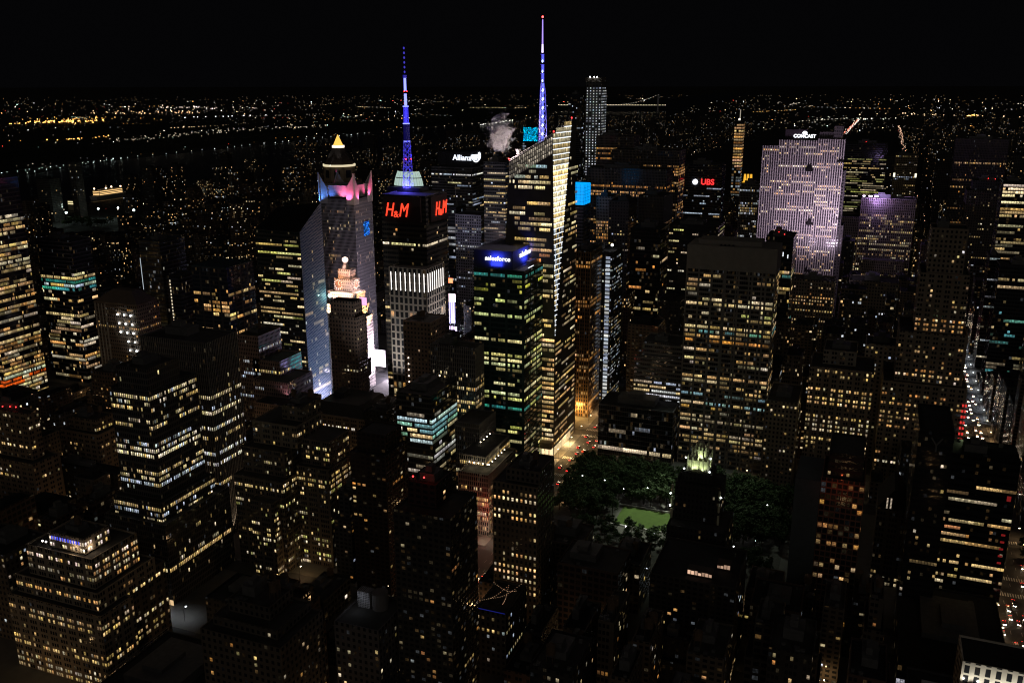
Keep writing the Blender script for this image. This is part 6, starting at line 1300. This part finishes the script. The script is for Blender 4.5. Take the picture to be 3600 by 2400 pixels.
for (x, y) in ((-3350, 3500), (-3420, 4300), (-3390, 3900), (-3300, 4800)): cluster(x, y, 70, 120, 34, CRM, .8, 60)
row((63, 2200), (70, 7500), 90, (1, .6, .4), 1.6, 4, 9, .00033); row((-262, 6150), (-240, 8600), 46, (1, .3, .2), 2.6, 5, 7, .00034); row((-254, 6150), (-232, 8600), 40, (1, .9, .8), 2.0, 5, 7, .00034); row((690, 9600), (760, 9950), 9, SOD, 5.0, 10, 25, .0005)
cluster(-1500, 5700, 60, 60, 16, WHT, 2.6, 12); cluster(-150, 8600, 160, 120, 26, (.95, 1, .8), 1.2, 8); cluster(420, 9800, 250, 250, 40, (1, .7, .4), 1.6, 8)
for (col, es), mb in lights.items(): tag(mb.build('distant_city_lights', glow(col, es)), kind='stuff')
# suspension bridge far up the river
br = root('suspension_bridge', (-2883, 10342, 0), 'long suspension bridge strung with lamps far up the river near the horizon', 'bridge'); A0, B0 = Vector((-3530, 10300, 64)), Vector((-2330, 10500, 64)); ctr = Vector((-2883, 10342, 0))
mb = MB(); mb.prism([tuple(A0-ctr+Vector(v)) for v in ((0, -14, -4), (0, 14, -4), (0, 14, 4), (0, -14, 4))], [tuple(B0-ctr+Vector(v)) for v in ((0, -14, -4), (0, 14, -4), (0, 14, 4), (0, -14, 4))]); mb.build('deck', STEEL, br)
T1, T2 = A0.lerp(B0, .12), A0.lerp(B0, .93)
for T in (T1, T2):
    mb = MB(); p = T-ctr
    for dy in (-14, 14): mb.box(p.x-7, p.x+7, p.y+dy-5, p.y+dy+5, 0, 184)
    for z in (60, 120, 172): mb.box(p.x-6, p.x+6, p.y-12, p.y+12, z, z+10)
    mb.build('tower', STEEL, br)
mb = MB(); mc = MB()
for i in range(70): p = A0.lerp(B0, i/69)-ctr; mb.ball((p.x, p.y-15, 70), 2.7, 0, 6, 4)
mb.build('deck_lamps', glow((1, .85, .5), 3.0), br)['kind'] = 'stuff'
cab = MB(); L_ = None
for i in range(37):
    t_ = i/36; p = T1.lerp(T2, t_)-ctr; z = 72+112*(2*t_-1)**2; q = (p.x, p.y-14, z)
    if L_: cab.bar(L_, q, 1.2)
    L_ = q; mc.ball((q[0], q[1]-2, q[2]), 2.4, 0, 6, 4)
cab.build('main_cable', STEEL, br); mc.build('cable_lamps', glow((1, .9, .7), 1.3), br)['kind'] = 'stuff'
# riverside: pier with cruise ship lights, field lamps and trees by the shore
sh = root('river_ship', (-2100, 2030, 0), 'moored white ship with glowing decks at the riverside pier', 'ship'); mb = MB()
mb.prism([(-12, -60, 0), (12, -60, 0), (12, 50, 0), (0, 70, 0), (-12, 50, 0)], [(-14, -62, 11), (14, -62, 11), (14, 54, 11), (0, 78, 12), (-14, 54, 11)]); mb.build('hull', mat('ship_white', (.4, .4, .4), .6), sh)
mb = MB(); mb.box(-11, 11, -50, 40, 11, 20); mb.box(-9, 9, -35, 30, 20, 27); mb.cyl((0, -10), 4, 3, 27, 38, 10); mb.build('superstructure', mat('ship_upper', (.45, .42, .36), .6), sh)
for z in (13, 17, 22): mb = MB(); mb.box(11.05, 11.3, -48, 38, z, z+1.6); mb.box(-11, 11, -50.3, -50.05, z, z+1.6); mb.build('deck_lights', glow((1, .62, .25), 1.5), sh)
for (x, y) in ((-10, -45), (8, -20), (-6, 15), (9, 35)): mb = MB(); mb.ball((x, y, 30), 2.2); mb.build('deck_lamp', glow((1, .7, .4), 6.0), sh)
bb = root('riverside_block', (-1985, 1800, 0), 'small riverside building with two glowing yellow storeys in front of the ship', 'building'); mb = MB(); mb.box(-16, 16, -14, 14, 0, 26); mb.build('wall', mat('beige_wall', (.35, .3, .2), .8), bb)
for z in (15, 20): mb = MB(); mb.box(-15, 15, -14.2, -14.05, z, z+3); mb.build('window_band', glow((1, .85, .45), 1.0), bb)
for i, (x, y, z) in enumerate(((-1808, 1600, 26), (-1790, 1680, 26), (-1758, 1710, 26), (-1690, 1690, 26), (-1800, 1540, 20))):
    o = root('field_lamp', (x, y, 0), ('leftmost', 'second', 'third', 'right-hand', 'low dim')[i]+' of the cold white sports field lamps by the river', 'floodlamp'); mb = MB(); mb.bar((0, 0, 0), (0, 0, z), .3); mb.build('pole', DARKM, o); mb = MB(); mb.ball((0, 0, z), (2.6, 2.2, 2.2, 2.6, 1.5)[i]); mb.build('lamp_head', glow((.75, 1, .95), 8.0), o); lamp('field_light', 'POINT', (x, y-3, z), 9000, (.8, 1, .85), o, 1.0)
for i in range(16):
    x, y = ru.uniform(-1800, -1690), ru.uniform(1560, 1640); t_ = root('riverside_tree', (x, y, 0), 'floodlit green tree by the riverside sports field', 'tree', 'trees by the sports field'); k = ru.randrange(6)
    for nm, me in (('trunk', TM[k][0]), ('crown', TM[k][1])): o = link(nm, me, t_, (0, 0, 0), ru.uniform(0, 6)); o.scale = (1.3, 1.3, 1.1)
